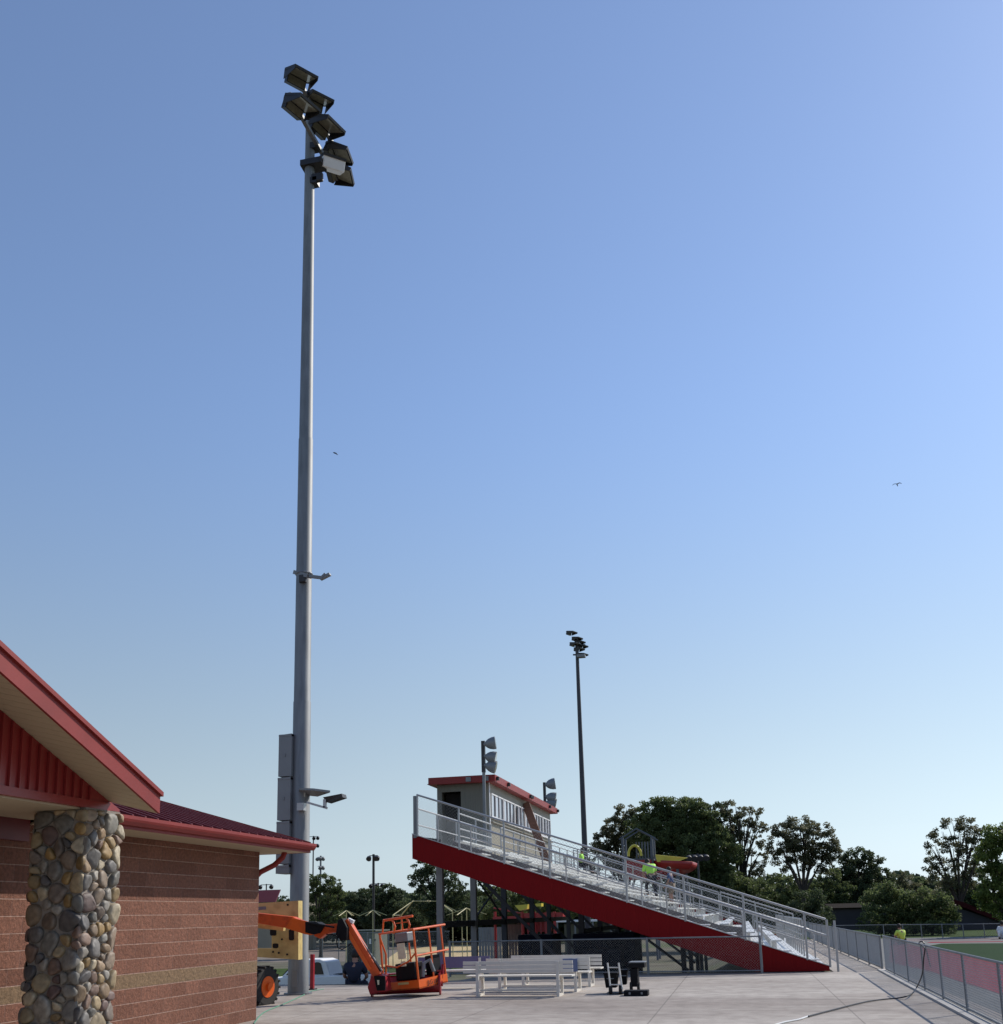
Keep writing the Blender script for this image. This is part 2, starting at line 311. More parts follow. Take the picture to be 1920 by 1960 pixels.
for k_ in ('terrain','grass','turf','track','apron','asphalt','gravel','sand','under','roof_brown','roof_maroon','wall_grey'): M[k_].node_tree.nodes['Principled BSDF'].inputs['Specular IOR Level'].default_value=.08
def cmu_mat():
    m, n, b = new_mat('split_face_block'); L = n.links.new
    tc = n.nodes.new('ShaderNodeTexCoord'); sp = n.nodes.new('ShaderNodeSeparateXYZ'); L(tc.outputs['Object'], sp.inputs[0])
    cb = n.nodes.new('ShaderNodeCombineXYZ')
    ad = n.nodes.new('ShaderNodeMath'); ad.operation='ADD'; L(sp.outputs[0], ad.inputs[0]); L(sp.outputs[1], ad.inputs[1])
    L(ad.outputs[0], cb.inputs[0]); L(sp.outputs[2], cb.inputs[1])
    br = n.nodes.new('ShaderNodeTexBrick'); br.inputs['Scale'].default_value=1; br.inputs['Brick Width'].default_value=.4064; br.inputs['Row Height'].default_value=.2032
    br.inputs['Mortar Size'].default_value=.0055; br.inputs['Mortar Smooth'].default_value=.3; br.inputs['Bias'].default_value=0
    br.inputs['Color1'].default_value=(.17,.066,.038,1); br.inputs['Color2'].default_value=(.235,.098,.060,1); br.inputs['Mortar'].default_value=(.19,.095,.07,1)
    br.offset=.5
    L(cb.outputs[0], br.inputs['Vector'])
    # buff accent course, course index 4
    dv=n.nodes.new('ShaderNodeMath'); dv.operation='DIVIDE'; dv.inputs[1].default_value=.2032; L(sp.outputs[2],dv.inputs[0])
    fl=n.nodes.new('ShaderNodeMath'); fl.operation='FLOOR'; L(dv.outputs[0],fl.inputs[0])
    eq=n.nodes.new('ShaderNodeMath'); eq.operation='COMPARE'; eq.inputs[1].default_value=4; eq.inputs[2].default_value=.1; L(fl.outputs[0],eq.inputs[0])
    inv=n.nodes.new('ShaderNodeMath'); inv.operation='SUBTRACT'; inv.inputs[0].default_value=1; L(br.outputs['Fac'],inv.inputs[1])
    ml=n.nodes.new('ShaderNodeMath'); ml.operation='MULTIPLY'; L(eq.outputs[0],ml.inputs[0]); ml.inputs[1].default_value=1.0
    mt=n.nodes.new('ShaderNodeMix'); mt.data_type='RGBA'; mt.inputs[7].default_value=(.215,.135,.072,1); L(ml.outputs[0],mt.inputs[0]); L(br.outputs['Color'],mt.inputs[6])
    fr_=n.nodes.new('ShaderNodeMath'); fr_.operation='FRACT'; L(dv.outputs[0],fr_.inputs[0])
    pp_=n.nodes.new('ShaderNodeMath'); pp_.operation='PINGPONG'; pp_.inputs[1].default_value=.5; L(fr_.outputs[0],pp_.inputs[0])
    nw=n.nodes.new('ShaderNodeTexNoise'); nw.inputs['Scale'].default_value=7; L(tc.outputs['Object'],nw.inputs['Vector'])
    th=n.nodes.new('ShaderNodeMapRange'); th.inputs['To Min'].default_value=.012; th.inputs['To Max'].default_value=.042; L(nw.outputs['Fac'],th.inputs['Value'])
    lt_=n.nodes.new('ShaderNodeMath'); lt_.operation='LESS_THAN'; L(pp_.outputs[0],lt_.inputs[0]); L(th.outputs[0],lt_.inputs[1])
    mz=n.nodes.new('ShaderNodeMix'); mz.data_type='RGBA'; mz.inputs[7].default_value=(.42,.27,.21,1); L(lt_.outputs[0],mz.inputs[0]); L(mt.outputs[2],mz.inputs[6])
    n1=n.nodes.new('ShaderNodeTexNoise'); n1.inputs['Scale'].default_value=22; n1.inputs['Detail'].default_value=7; n1.inputs['Roughness'].default_value=.7; L(tc.outputs['Object'],n1.inputs['Vector'])
    mv=n.nodes.new('ShaderNodeMapRange'); mv.inputs['From Min'].default_value=.3; mv.inputs['From Max'].default_value=.7; mv.inputs['To Min'].default_value=.55; mv.inputs['To Max'].default_value=1.4; L(n1.outputs['Fac'],mv.inputs['Value'])
    sc_=n.nodes.new('ShaderNodeVectorMath'); sc_.operation='SCALE'; L(mz.outputs[2],sc_.inputs[0]); L(mv.outputs[0],sc_.inputs['Scale']); L(sc_.outputs[0],b.inputs['Base Color'])
    vo=n.nodes.new('ShaderNodeTexNoise'); vo.inputs['Scale'].default_value=9; vo.inputs['Detail'].default_value=8; vo.inputs['Roughness'].default_value=.75; L(tc.outputs['Object'],vo.inputs['Vector'])
    hm=n.nodes.new('ShaderNodeMath'); hm.operation='MULTIPLY'; L(inv.outputs[0],hm.inputs[0]); 
    h2=n.nodes.new('ShaderNodeMath'); h2.operation='ADD'; h2.inputs[1].default_value=.15; L(vo.outputs['Fac'],h2.inputs[0]); L(h2.outputs[0],hm.inputs[1])
    bp=n.nodes.new('ShaderNodeBump'); bp.inputs['Strength'].default_value=1.0; bp.inputs['Distance'].default_value=.05; L(hm.outputs[0],bp.inputs['Height']); L(bp.outputs[0],b.inputs['Normal'])
    b.inputs['Roughness'].default_value=.9
    return m
M['cmu'] = cmu_mat()

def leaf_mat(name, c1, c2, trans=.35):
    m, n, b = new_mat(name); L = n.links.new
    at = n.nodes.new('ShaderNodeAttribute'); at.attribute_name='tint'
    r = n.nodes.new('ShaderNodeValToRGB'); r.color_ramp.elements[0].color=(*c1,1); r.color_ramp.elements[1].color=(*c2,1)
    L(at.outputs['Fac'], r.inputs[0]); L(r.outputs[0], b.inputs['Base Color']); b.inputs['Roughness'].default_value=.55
    b.inputs['Specular IOR Level'].default_value=.25
    tr = n.nodes.new('ShaderNodeBsdfTranslucent'); L(r.outputs[0], tr.inputs[0])
    mx = n.nodes.new('ShaderNodeMixShader'); mx.inputs[0].default_value=trans
    out = n.nodes['Material Output']; L(b.outputs[0], mx.inputs[1]); L(tr.outputs[0], mx.inputs[2]); L(mx.outputs[0], out.inputs[0])
    return m
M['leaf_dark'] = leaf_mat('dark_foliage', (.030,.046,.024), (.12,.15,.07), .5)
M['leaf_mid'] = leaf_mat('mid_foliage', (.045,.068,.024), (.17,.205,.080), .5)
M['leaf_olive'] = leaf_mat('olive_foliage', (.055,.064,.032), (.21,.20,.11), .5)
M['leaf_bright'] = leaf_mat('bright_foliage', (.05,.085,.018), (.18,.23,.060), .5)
def stone_mat():
    m, n, b = new_mat('river_cobbles'); L = n.links.new
    at = n.nodes.new('ShaderNodeAttribute'); at.attribute_name='stone'; at.attribute_type='GEOMETRY'
    tc = n.nodes.new('ShaderNodeTexCoord'); ns = n.nodes.new('ShaderNodeTexNoise'); ns.inputs['Scale'].default_value=16; ns.inputs['Detail'].default_value=7; L(tc.outputs['Object'],ns.inputs['Vector'])
    mv=n.nodes.new('ShaderNodeMapRange'); mv.inputs['From Min'].default_value=.3; mv.inputs['From Max'].default_value=.7; mv.inputs['To Min'].default_value=.72; mv.inputs['To Max'].default_value=1.25; L(ns.outputs['Fac'],mv.inputs['Value'])
    sc_=n.nodes.new('ShaderNodeVectorMath'); sc_.operation='SCALE'; L(at.outputs['Color'],sc_.inputs[0]); L(mv.outputs[0],sc_.inputs['Scale']); L(sc_.outputs[0],b.inputs['Base Color'])
    b.inputs['Roughness'].default_value=.6
    bp=n.nodes.new('ShaderNodeBump'); bp.inputs['Strength'].default_value=.35; bp.inputs['Distance'].default_value=.01; L(ns.outputs['Fac'],bp.inputs['Height']); L(bp.outputs[0],b.inputs['Normal'])
    return m
M['stone'] = stone_mat()
M['mortar'] = mat('grey_mortar', (.24,.21,.18), .95, 0, .2, 12, bump=.5, bscale=40)

def sheet(name, pts, z, m, thick=0.0):
    b = MB()
    if thick: b.prism([(p[0],p[1],z-thick) for p in pts], (0,0,thick))
    else: b.add([(p[0],p[1],z) for p in pts], [tuple(range(len(pts)))])
    o = b.build(name, m); tag(o, kind='structure'); return o

# ------------------------------------------------------------------ terrain
def smooth(t): t = min(1,max(0,t)); return t*t*(3-2*t)
def gz(x, y):
    "ground height: level with the plaza on the field side, about two metres lower behind it"
    a = smooth((2.2-x)/5.5)
    edge = 30.6 if x > -7.2 else 27.0
    b_ = smooth((y-edge)/6.0)
    lx = smooth((-13.5-x)/4.0) if y < edge else 0
    return -0.03 - 1.87*max(a*b_, lx*smooth((y-18)/4.0))
xs = sorted(set([-900,-500,-300,-200,-140,-100,-80,-60,-50,-40,-34,-28,-24,-20]+[round(-18+.5*i,2) for i in range(46)]+[6,8,12,20,40,80,150,300,600,900]))
ys = sorted(set([-60,-20,0,10]+[14+.5*i for i in range(58)]+[44,48,54,60,70,85,100,120,150,200,300,500,900,1600]))
tb = MB()
for y in ys:
    for x in xs: tb.v.append((x,y,gz(x,y)))
nx = len(xs)
for j in range(len(ys)-1):
    for i in range(nx-1):
        tb.f.append((j*nx+i,j*nx+i+1,(j+1)*nx+i+1,(j+1)*nx+i)); tb.mi.append(0)
tag(tb.build('ground', M['terrain'], smooth=True), kind='structure')
# plaza slab
pl = [(-13.2,-6),(3.85,-6),(3.85,60),(2.3,60),(2.3,29.66),(-7.2,30.45),(-7.6,27.7),(-9.6,26.0),(-13.2,26.9)]
sheet('plaza', pl, 0.0, M['concrete'], .18)
sheet('gravel_yard', [V(430,1842,Z=-1.88)[:2],V(760,1840,Z=-1.88)[:2],V(760,1806,Z=-1.88)[:2],V(430,1806,Z=-1.88)[:2]], -1.893, M['gravel'])
sheet('lawn', [(-40,55),(-24,55),(-19,75),(-40,75)], -1.893, M['grass'])
sheet('sand_lot', [V(716,1852,Z=-1.88)[:2],V(830,1846,Z=-1.88)[:2],V(1000,1834,Z=-1.88)[:2],V(1062,1822,Z=-1.88)[:2],V(1000,1801,Z=-1.88)[:2],V(900,1803,Z=-1.88)[:2],V(850,1806,Z=-1.88)[:2],V(760,1822,Z=-1.88)[:2]], -1.888, M['sand'])
# field side
sheet('field_apron', [(3.86,4),(60,4),(60,60),(3.86,60)], -.016, M['apron'])
sheet('running_track', [(4.78,4),(7.3,4),(7.3,33),(7.15,55.8),(4.35,34.5),(4.7,29.9)], -.010, M['track'])
sheet('playing_turf', [(7.3,4),(60,4),(60,47.4),(14,48.6),(8.6,50.2),(7.5,47.5)], -.011, M['turf'])
sheet('track_bend', [(8.2,51.6),(60,46.2),(60,49.0),(14,51.3),(8.6,52.8)], -.010, M['track'])
sheet('outer_lane', [(7.3,54.2),(60,49.2),(60,53.5),(14,56.3),(9.0,57.8),(7.0,58.0)], -.012, M['asphalt'])
sheet('sideline', [(15.0,42.6),(15.0,43.1),(11.4,49.2),(11.1,49.0)], -.006, M['white'])
sheet('back_lawn', [(3.0,60),(60,60),(200,140),(3.0,140)], -.020, M['grass'])

# ------------------------------------------------------------------ chain link
def link_mesh(A, B, h, sp, r, zoff=0.0):
    A, B = Vector(A), Vector(B); d = B-A; Lh = math.hypot(d.x,d.y); H_ = h
    du = d/Lh; up = Vector((0,0,1)); nrm = Vector((-d.y,d.x,0)).normalized()
    mb = MB(); n = int((Lh+H_)/sp)+1
    for s_ in (1,-1):
        for k in range(n+1):
            u0 = k*sp - (H_ if s_>0 else 0)
            if s_>0: a0=max(0,u0); b0=min(Lh,u0+H_); va=a0-u0; vb=b0-u0
            else: a0=max(0,u0-H_); b0=min(Lh,u0); va=u0-a0; vb=u0-b0
            if b0-a0<.01: continue
            p=A+du*a0+up*(va+zoff); q=A+du*b0+up*(vb+zoff)
            t=(q-p).normalized(); e=t.cross(nrm)
            tri=[nrm*r, e*r*.87-nrm*r*.5, -e*r*.87-nrm*r*.5]
            mb.add([p+x for x in tri]+[q+x for x in tri],[(0,1,4,3),(1,2,5,4),(2,0,3,5)])
    return mb
def chain_fence(name, label, pts, h, posts, sp, r, m_post, m_wire, rp=.03, rr=.022, group=None, bottom=.08):
    t = thing(name, label, 'fence', pts[0], group)
    rails = MB(); wires = MB()
    for a, b in zip(pts[:-1], pts[1:]):
        a, b = Vector(a), Vector(b)
        rails.cyl(a+Vector((0,0,h)), b+Vector((0,0,h)), rr, 8)
        if bottom: rails.cyl(a+Vector((0,0,bottom)), b+Vector((0,0,bottom)), rr*.9, 8)
        w_ = link_mesh(a, b, h-.05, sp, r, .04); wires.add(w_.v, w_.f)
    rails.build('rail', m_post, t, True)
    wires.build('wire_mesh', m_wire, t)
    for p in posts:
        p = Vector(p); mb = MB().cyl(p, p+Vector((0,0,h+.0)), rp, 10); mb.ball(p+Vector((0,0,h+.0)), rp*1.12, 1,1,.8, n=8, m=5)
        mb.build('post', m_post, t, True)
    return t
# perimeter fence along the field
fx = lambda y: 3.38 + (y-18)*(3.63-3.38)/12
ys_ = [7.9, 10.2, 12.7, 15.4, 18.05, 20.35, 22.55, 25.0, 27.6]
near = [(fx(6),6,0),(fx(29.6),29.6,0)]
chain_fence('chain_link_fence', 'low galvanized chain link fence beside the red track, nearest the camera', near, .92,
    [(fx(y),y,0) for y in ys_]+[(3.64,29.6,0)], .075, .0034, M['galv'], M['wire'], .021, .021)
cs = sheet('fence_curb', [(fx(6)-.16,6),(fx(6)+.16,6),(fx(30)+.16,30.1),(fx(30)-.16,30.1)], .035, M['curb'], .05)
chain_fence('chain_link_fence', 'long low chain link fence receding beside the foot of the bleachers', [(3.6,30.1,0),(3.55,58,0),(4.1,95,0)], .90,
    [(3.6,30.1,0)]+[(3.6-.05*(y-30)/28,y,0) for y in range(33,59,3)]+[(3.55+.55*(y-58)/37,y,0) for y in range(61,95,4)], .075, .0042, M['galv'], M['wire'], .028, .024)
chain_fence('chain_link_fence', 'waist high chain link fence with a single gate post in front of the red skirt', [(-8.35,29.25,0),(.42,29.18,0)], .98,
    [(.42,29.18,0),(-2.62,29.2,0),(-5.6,29.22,0),(-8.3,29.25,0)], .07, .0011, M['galv'], M['wire'], .035, .02)
ff = [V(1592,1765,Y=61),V(1692,1765,Y=60),V(1860,1765,Y=57),V(2060,1765,Y=55)]
chain_fence('boundary_fence', 'dark chain link boundary fence on the far side of the field under the trees', [(p.x,p.y,0) for p in ff], .70,
    [(V(x,1765,Y=y).x,y,0) for x,y in ((1690,60),(1727,59.6),(1762,58.9),(1802,58.2),(1842,57.4),(1882,56.8),(1915,56.4))], .12, .004, M['galv'], M['wire_dark'], .025, .018, bottom=0)
yf = [V(600,1787,Y=62),V(716,1786,Y=62)]
chain_fence('yard_fence', 'tall grey chain link fence around the lower yard behind the lift', [(yf[0].x,62,-1.9),(V(860,1786,Y=60).x,60,-1.9)], 2.75,
    [(V(x,1786,Y=62).x,62-.01*(x-600),-1.9) for x in (620,655,716,760,800)], .11, .003, M['galv'], M['wire'], .03, .022)

# ------------------------------------------------------------------ brick building
bl = thing('brick_building', 'red block concession building with red metal roof and river stone column', 'building', (-8.47,17.29,0))
XW, YE = -8.47, 17.29
MB().box((-16.5,3.0,-.05),(XW,YE,2.95)).build('wall', M['cmu'], bl)
rb = MB(); ez, sl = 3.09, .345; xe = -7.8; ye = 17.97
# hip roof solid
r0 = [(xe,2.0,ez),(xe,ye,ez),(-17.2,ye,ez),(-17.2,2.0,ez)]; hh = 4.7
rdg = [(-12.5,2.0,ez+sl*4.7),(-12.5,ye-4.7,ez+sl*4.7)]
rb.add([Vector(p) for p in r0]+[Vector(p) for p in rdg]+[Vector(p)-Vector((0,0,.03)) for p in r0],
    [(0,1,5,4),(1,2,5),(2,3,4,5),(3,0,4),(6,7,1,0),(7,8,2,1),(8,9,3,2),(9,6,0,3),(9,8,7,6)])
roof = rb.build('roof', M['red_roof'], bl)
sm = MB()
y = 2.4
while y < ye-.05:
    rise = min(4.7, ye-y)
    sm.prism([(xe,y,ez-.01),(xe-rise,y,ez+sl*rise-.01),(xe-rise,y,ez+sl*rise+.045),(xe,y,ez+.045)], (0,.035,0))
    y += .305
sm.build('roof_seam', M['red_roof'], roof)
cap = MB(); cap.bar((xe,ye,ez+.02),(-12.5,ye-4.7,ez+sl*4.7+.02),.16,.03); cap.build('hip_cap', M['red_trim'], roof)
# eave fascia, gutter, soffit
MB().box((-16.6,10.95,2.935),(xe+.0,ye,2.955)).build('soffit', M['soffit2'], bl)
MB().box((xe+.002,10.95,2.93),(xe+.022,ye+.02,3.08)).box((xe+.0,ye+.001,2.93),(xe-8,ye+.02,3.08)).build('fascia', M['red_trim'], bl)
g = MB(); prof = [(0,3.085),(0,2.975),(.05,2.975),(.085,3.02),(.10,3.05),(.10,3.095),(.088,3.095),(.088,3.055),(.045,2.99),(.012,2.99),(.012,3.085)]
g.prism([(xe+.024+a,10.95,c) for a,c in prof], (0,ye-10.95+.06,0)); g.build('gutter', M['red_trim'], bl)
dp = [Vector(p) for p in ((XW+.42,YE+.42,2.95),(XW+.36,YE+.36,2.80),(XW+.12,YE+.12,2.62),(XW+.05,YE+.06,2.5),(XW+.05,YE+.06,.1))]
MB().tube([(-8.12,17.60,2.94),(-8.15,17.58,2.84),(-8.28,17.50,2.70),(-8.50,17.40,2.58),(-8.60,17.36,2.45),(-8.60,17.36,.1)], .05, 8).build('downspout', M['red_trim'], bl, True)
# porch gable facing +X
XG, XF = -7.1, -6.45
yl, zl = 10.60, 2.945; sp_ = .382
def rk(y): return zl + (yl-y)*sp_
yr = 4.5
fa = MB(); fa.prism([(XF,yl,zl),(XF,yr,rk(yr)),(XF,yr,rk(yr)+.205),(XF,yl,zl+.20)], (-.03,0,0))
fa.prism([(XF+.03,yl+.02,zl+.195),(XF+.03,yr,rk(yr)+.200),(XF+.03,yr,rk(yr)+.25),(XF+.03,yl+.02,zl+.245)], (-.05,0,0))
fa.build('rake_fascia', M['red_trim'], bl)
MB().prism([(XF-.031,yl,zl+.0),(XF-.031,yr,rk(yr)+.0),(XF-.031,yr,rk(yr)+.02),(XF-.031,yl,zl+.02)], (XG-XF,0,.17)).build('rake_soffit', M['soffit'], bl)
pr = MB(); pr.prism([(XF-.035,yl+.0,zl+.18),(XF-.035,yr,rk(yr)+.18),(XF-.035,yr,rk(yr)+.24),(XF-.035,yl,zl+.24)], (-4.5,0,0)); 
pr.prism([(XF-.035,yr-.001,rk(yr)+.2),(XF-.035,yr-6,rk(yr)+.2-6*sp_),(XF-.035,yr-6,rk(yr)+.27-6*sp_),(XF-.035,yr-.001,rk(yr)+.27)], (-4.5,0,0))
pr.build('porch_roof', M['red_roof'], bl)
gp = MB(); zb = 3.09
gp.prism([(XG,10.80,zb-.08),(XG,10.80,rk(10.80)+.17),(XG,yr,rk(yr)+.17),(XG,yr,zb-.08)], (-.05,0,0))
gp.prism([(XG+.02,10.6,zb-.09),(XG+.02,3,zb-.09),(XG+.02,3,zb+.0),(XG+.02,10.6,zb+.0)], (-.07,0,0))
y = 10.2
while y > yr:
    gp.prism([(XG+.002,y,zb+.0),(XG+.002,y-.022,zb+.0),(XG+.002,y-.022,rk(y)+.15),(XG+.002,y,rk(y)+.14)], (.028,0,0)); y -= .148
gp.build('gable_siding', M['red_gable'], bl)
MB().box((XW+.002,3.0,2.98),(XG-.052,10.9,3.0)).build('porch_ceiling', M['soffit2'], bl)
MB().box((XW+.004,2.6,2.72),(XW+.09,10.9,2.978)).build('porch_beam', M['red_dark'], bl)
# river stone column
sc = MB().box((-7.70,10.12,-.02),(-7.07,10.76,3.0)).build('stone_column', M['mortar'], bl)
def clip(poly, p, q):
    "keep the side of poly nearer to p than q"
    mx,my=(p[0]+q[0])/2,(p[1]+q[1])/2; nx_,ny_=q[0]-p[0],q[1]-p[1]; out=[]
    for i in range(len(poly)):
        a=poly[i]; b=poly[(i+1)%len(poly)]
        da=(a[0]-mx)*nx_+(a[1]-my)*ny_; db=(b[0]-mx)*nx_+(b[1]-my)*ny_
        if da<=0: out.append(a)
        if (da<0)!=(db<0) and abs(da-db)>1e-12:
            t=da/(da-db); out.append((a[0]+(b[0]-a[0])*t,a[1]+(b[1]-a[1])*t))
    return out
def cobbles():
    from mathutils import noise
    vs=[]; fs=[]; cols=[]; rng=random.Random(23)
    pal=[(.26,.235,.20),(.18,.165,.15),(.34,.24,.12),(.38,.29,.17),(.15,.095,.08),(.29,.20,.12),(.42,.35,.24),(.22,.205,.175),(.12,.11,.105),(.20,.13,.095),(.30,.27,.225),(.31,.20,.08),(.17,.13,.10),(.26,.195,.14)]
    x0,x1,y0,y1 = -7.70,-7.07,10.12,10.76
    per=[((x0,y0),(x1,y0),(0,-1)),((x1,y0),(x1,y1),(1,0)),((x0,y1),(x0,y0),(-1,0))]
    Lw=.64
    for (a,b_,nn) in per:
        pts=[]; tr=0
        while tr<9000:
            tr+=1; rr=rng.choice([.27,.23,.19]) if tr<90 else (rng.uniform(.11,.18) if tr<900 else rng.uniform(.055,.10))
            u=rng.uniform(.02,Lw-.02); z=rng.uniform(-.05,3.0)
            if all(math.hypot(u-q[0],(z-q[1])*.88)>(rr+q[2])*.5+.01 for q in pts): pts.append((u,z,rr))
        for k,p in enumerate(pts):
            poly=[(-.035,-.03),(Lw+.035,-.03),(Lw+.035,2.985),(-.035,2.985)]
            for m_,q in enumerate(pts):
                if m_==k or math.hypot(p[0]-q[0],p[1]-q[1])>.6: continue
                w_=(p[2]/(p[2]+q[2])-.5)
                qq=(q[0]+(q[0]-p[0])*w_*.9,q[1]+(q[1]-p[1])*w_*.9)
                poly=clip(poly,p,qq)
                if len(poly)<3: break
            if len(poly)<3: continue
            cx=sum(v[0] for v in poly)/len(poly); cz=sum(v[1] for v in poly)/len(poly)
            size=max(math.hypot(v[0]-cx,v[1]-cz) for v in poly)
            if size<.018: continue
            poly=[(cx+(v[0]-cx)*max(.2,1-.009/max(.01,math.hypot(v[0]-cx,v[1]-cz))),cz+(v[1]-cz)*max(.2,1-.009/max(.01,math.hypot(v[0]-cx,v[1]-cz)))) for v in poly]
            for _ in range(3):
                nw=[]
                for i in range(len(poly)):
                    A=poly[i];B=poly[(i+1)%len(poly)]; nw+=[(A[0]*.75+B[0]*.25,A[1]*.75+B[1]*.25),(A[0]*.25+B[0]*.75,A[1]*.25+B[1]*.75)]
                poly=nw
            hgt=min(.050,.015+size*.30)*rng.uniform(.7,1.2); col=rng.choice(pal); kk=rng.uniform(.6,1.05)
            tilt=(rng.uniform(-.25,.25),rng.uniform(-.25,.25)); base=len(vs); n=len(poly); prof=[(1.0,-.01),(.985,.30),(.93,.66),(.80,.90),(.5,1.0)]
            sd_=Vector((rng.uniform(0,50),rng.uniform(0,50),0))
            for (sc1,hh1) in prof:
                for v in poly:
                    lu=cx+(v[0]-cx)*sc1; lz=cz+(v[1]-cz)*sc1
                    nz=noise.noise(Vector((lu*22,lz*22,0))+sd_)*.007+noise.noise(Vector((lu*9,lz*9,0))+sd_)*.010
                    ln=hgt*hh1+(nz+tilt[0]*(lu-cx)+tilt[1]*(lz-cz))*(1 if hh1>.2 else 0)
                    ux,uy=(b_[0]-a[0])/Lw,(b_[1]-a[1])/Lw
                    vs.append((a[0]+ux*lu+nn[0]*ln,a[1]+uy*lu+nn[1]*ln,max(0,min(2.987,lz)))); cols.append((col[0]*kk,col[1]*kk,col[2]*kk,1))
            for t_ in range(len(prof)-1):
                for i in range(n): fs.append((base+t_*n+i,base+t_*n+(i+1)%n,base+(t_+1)*n+(i+1)%n,base+(t_+1)*n+i))
            fs.append(tuple(base+(len(prof)-1)*n+i for i in range(n)))
    o3=ROOT[bl.name]
    me=bpy.data.meshes.new('cobbles'); me.from_pydata([(v[0]-o3.x,v[1]-o3.y,v[2]) for v in vs],[],fs)
    ca=me.color_attributes.new('stone','FLOAT_COLOR','POINT'); ca.data.foreach_set('color',[c for q in cols for c in q])
    me.polygons.foreach_set('use_smooth',[True]*len(fs)); me.materials.append(M['stone'])
    bm=bmesh.new(); bm.from_mesh(me); bmesh.ops.recalc_face_normals(bm,faces=bm.faces); bm.to_mesh(me); bm.free()
    o=bpy.data.objects.new('cobbles',me); COL.objects.link(o); o.parent=sc
cobbles()

# ------------------------------------------------------------------ stadium light poles
def visor(c, yawd, s=1.0, tilt=25, white=False):
    "one visored floodlight; returns (housing MB, lens MB)"
    R_ = Matrix.Rotation(rad(yawd),3,'Z') @ Matrix.Rotation(rad(tilt),3,'Y'); c = Vector(c)
    T = lambda p: c + R_ @ (Vector(p)*s)
    h = MB()
    out = [(-.12,-.26),(.05,-.37),(.60,-.33),(.60,.33),(.05,.37),(-.12,.26)]
    vt = [T((x,y,.06)) for x,y in out]; vb = [T((x,y,.0)) for x,y in out]
    n=6
    h.add(vt+vb, [tuple(range(n)), tuple(range(2*n-1,n-1,-1))]+[(i,i+n,(i+1)%n+n,(i+1)%n) for i in range(n)])
    for sy in (-1,1):
        h.prism([T((.03,sy*.36,0)),T((.60,sy*.33,0)),T((.60,sy*.33,-.05)),T((.05,sy*.35,-.2))],(R_@Vector((0,-.015*sy,0)))*s)
    h.pbox(T((-.10,-.26,-.22)), R_@Vector((.16,0,0))*s, R_@Vector((0,.52,0))*s, R_@Vector((0,0,.2199))*s)
    h.pbox(T((-.22,-.05,-.12)), R_@Vector((.119,0,0))*s, R_@Vector((0,.1,0))*s, R_@Vector((0,0,.16))*s)
    l = MB(); l.pbox(T((.061,-.24,-.2)), R_@Vector((.02,0,0))*s, R_@Vector((0,.48,0))*s, R_@Vector((0,0,.17))*s)
    l.pbox(T((.10,-.28,-.012)), R_@Vector((.46,0,0))*s, R_@Vector((0,.56,0))*s, R_@Vector((0,0,.010))*s)
    return h, l
px_, py_ = -10.27, 23.12
lp = thing('stadium_light_pole', 'tall galvanized stadium light pole beside the brick building', 'light pole', (px_,py_,0))
N=26
MB().tube([(px_-.02*0,py_,z) for z in (0,.9,.92,7,7.02,14,14.02,23.5)], [.245,.238,.228,.215,.205,.185,.175,.125], 28).build('pole', M['galv'], lp, True)
b_ = MB(); b_.cyl((px_,py_,0),(px_,py_,.04),.33,24); b_.box((px_-.05,py_-.262,.18),(px_+.09,py_-.225,.55)); b_.build('base_plate', M['box_grey'], lp)
ca_ = MB(); ca_.bar((-10.02,21.35,23.62),(-10.02,24.5,23.62),.10,.10); ca_.build('crossarm', M['galv'], lp)
ca_ = MB(); ca_.bar((-10.02,21.2,22.70),(-10.02,24.55,22.70),.10,.10); ca_.build('crossarm', M['galv'], lp)
for z in (23.62,22.70,21.6): MB().box((px_-.05,py_-.12,z-.09),(-10.02,py_+.12,z+.09)).build('bracket', M['dark_metal'], lp)
MB().box((px_-.20,py_-.2,22.05),(px_+.42,py_+.2,22.22)).build('bracket', M['dark_metal'], lp)
for (yy,zz,yw,s_) in ((21.55,23.50,-38,1.02),(22.7,23.78,-40,1.0),(21.45,22.58,-22,1.08),(23.1,23.36,-18,1.12),(23.95,23.24,6,1.0),(24.1,22.72,12,1.0)):
    h, l = visor((-9.98,yy,zz), yw, s_); fo = h.build('floodlight', M['dark_metal'], lp); l.build('lens', M['lens'], fo)
wb = MB(); q = Vector((-9.8,23.45,22.45))
R_ = Matrix.Rotation(rad(-50),3,'Z') @ Matrix.Rotation(rad(25),3,'Y')
wb.pbox(q+R_@Vector((0,-.3,-.28)), R_@Vector((.42,0,0)), R_@Vector((0,.62,0)), R_@Vector((0,0,.32))); wbo = wb.build('junction_box', M['white'], lp, bevel=.02)
MB().pbox(q+R_@Vector((-.03,-.31,-.0)), R_@Vector((.47,0,0)), R_@Vector((0,.64,0)), R_@Vector((0,0,.07))).build('lid', M['dark_metal'], wbo)
MB().box((px_+.1,py_-.12,21.55),(px_+.42,py_-.0,21.8)).build('junction_box', M['dark_metal'], lp, bevel=.03)
for (za,zb2) in ((5.10,6.17),(4.06,5.07),(3.42,4.03),(2.83,3.40)):
    pass
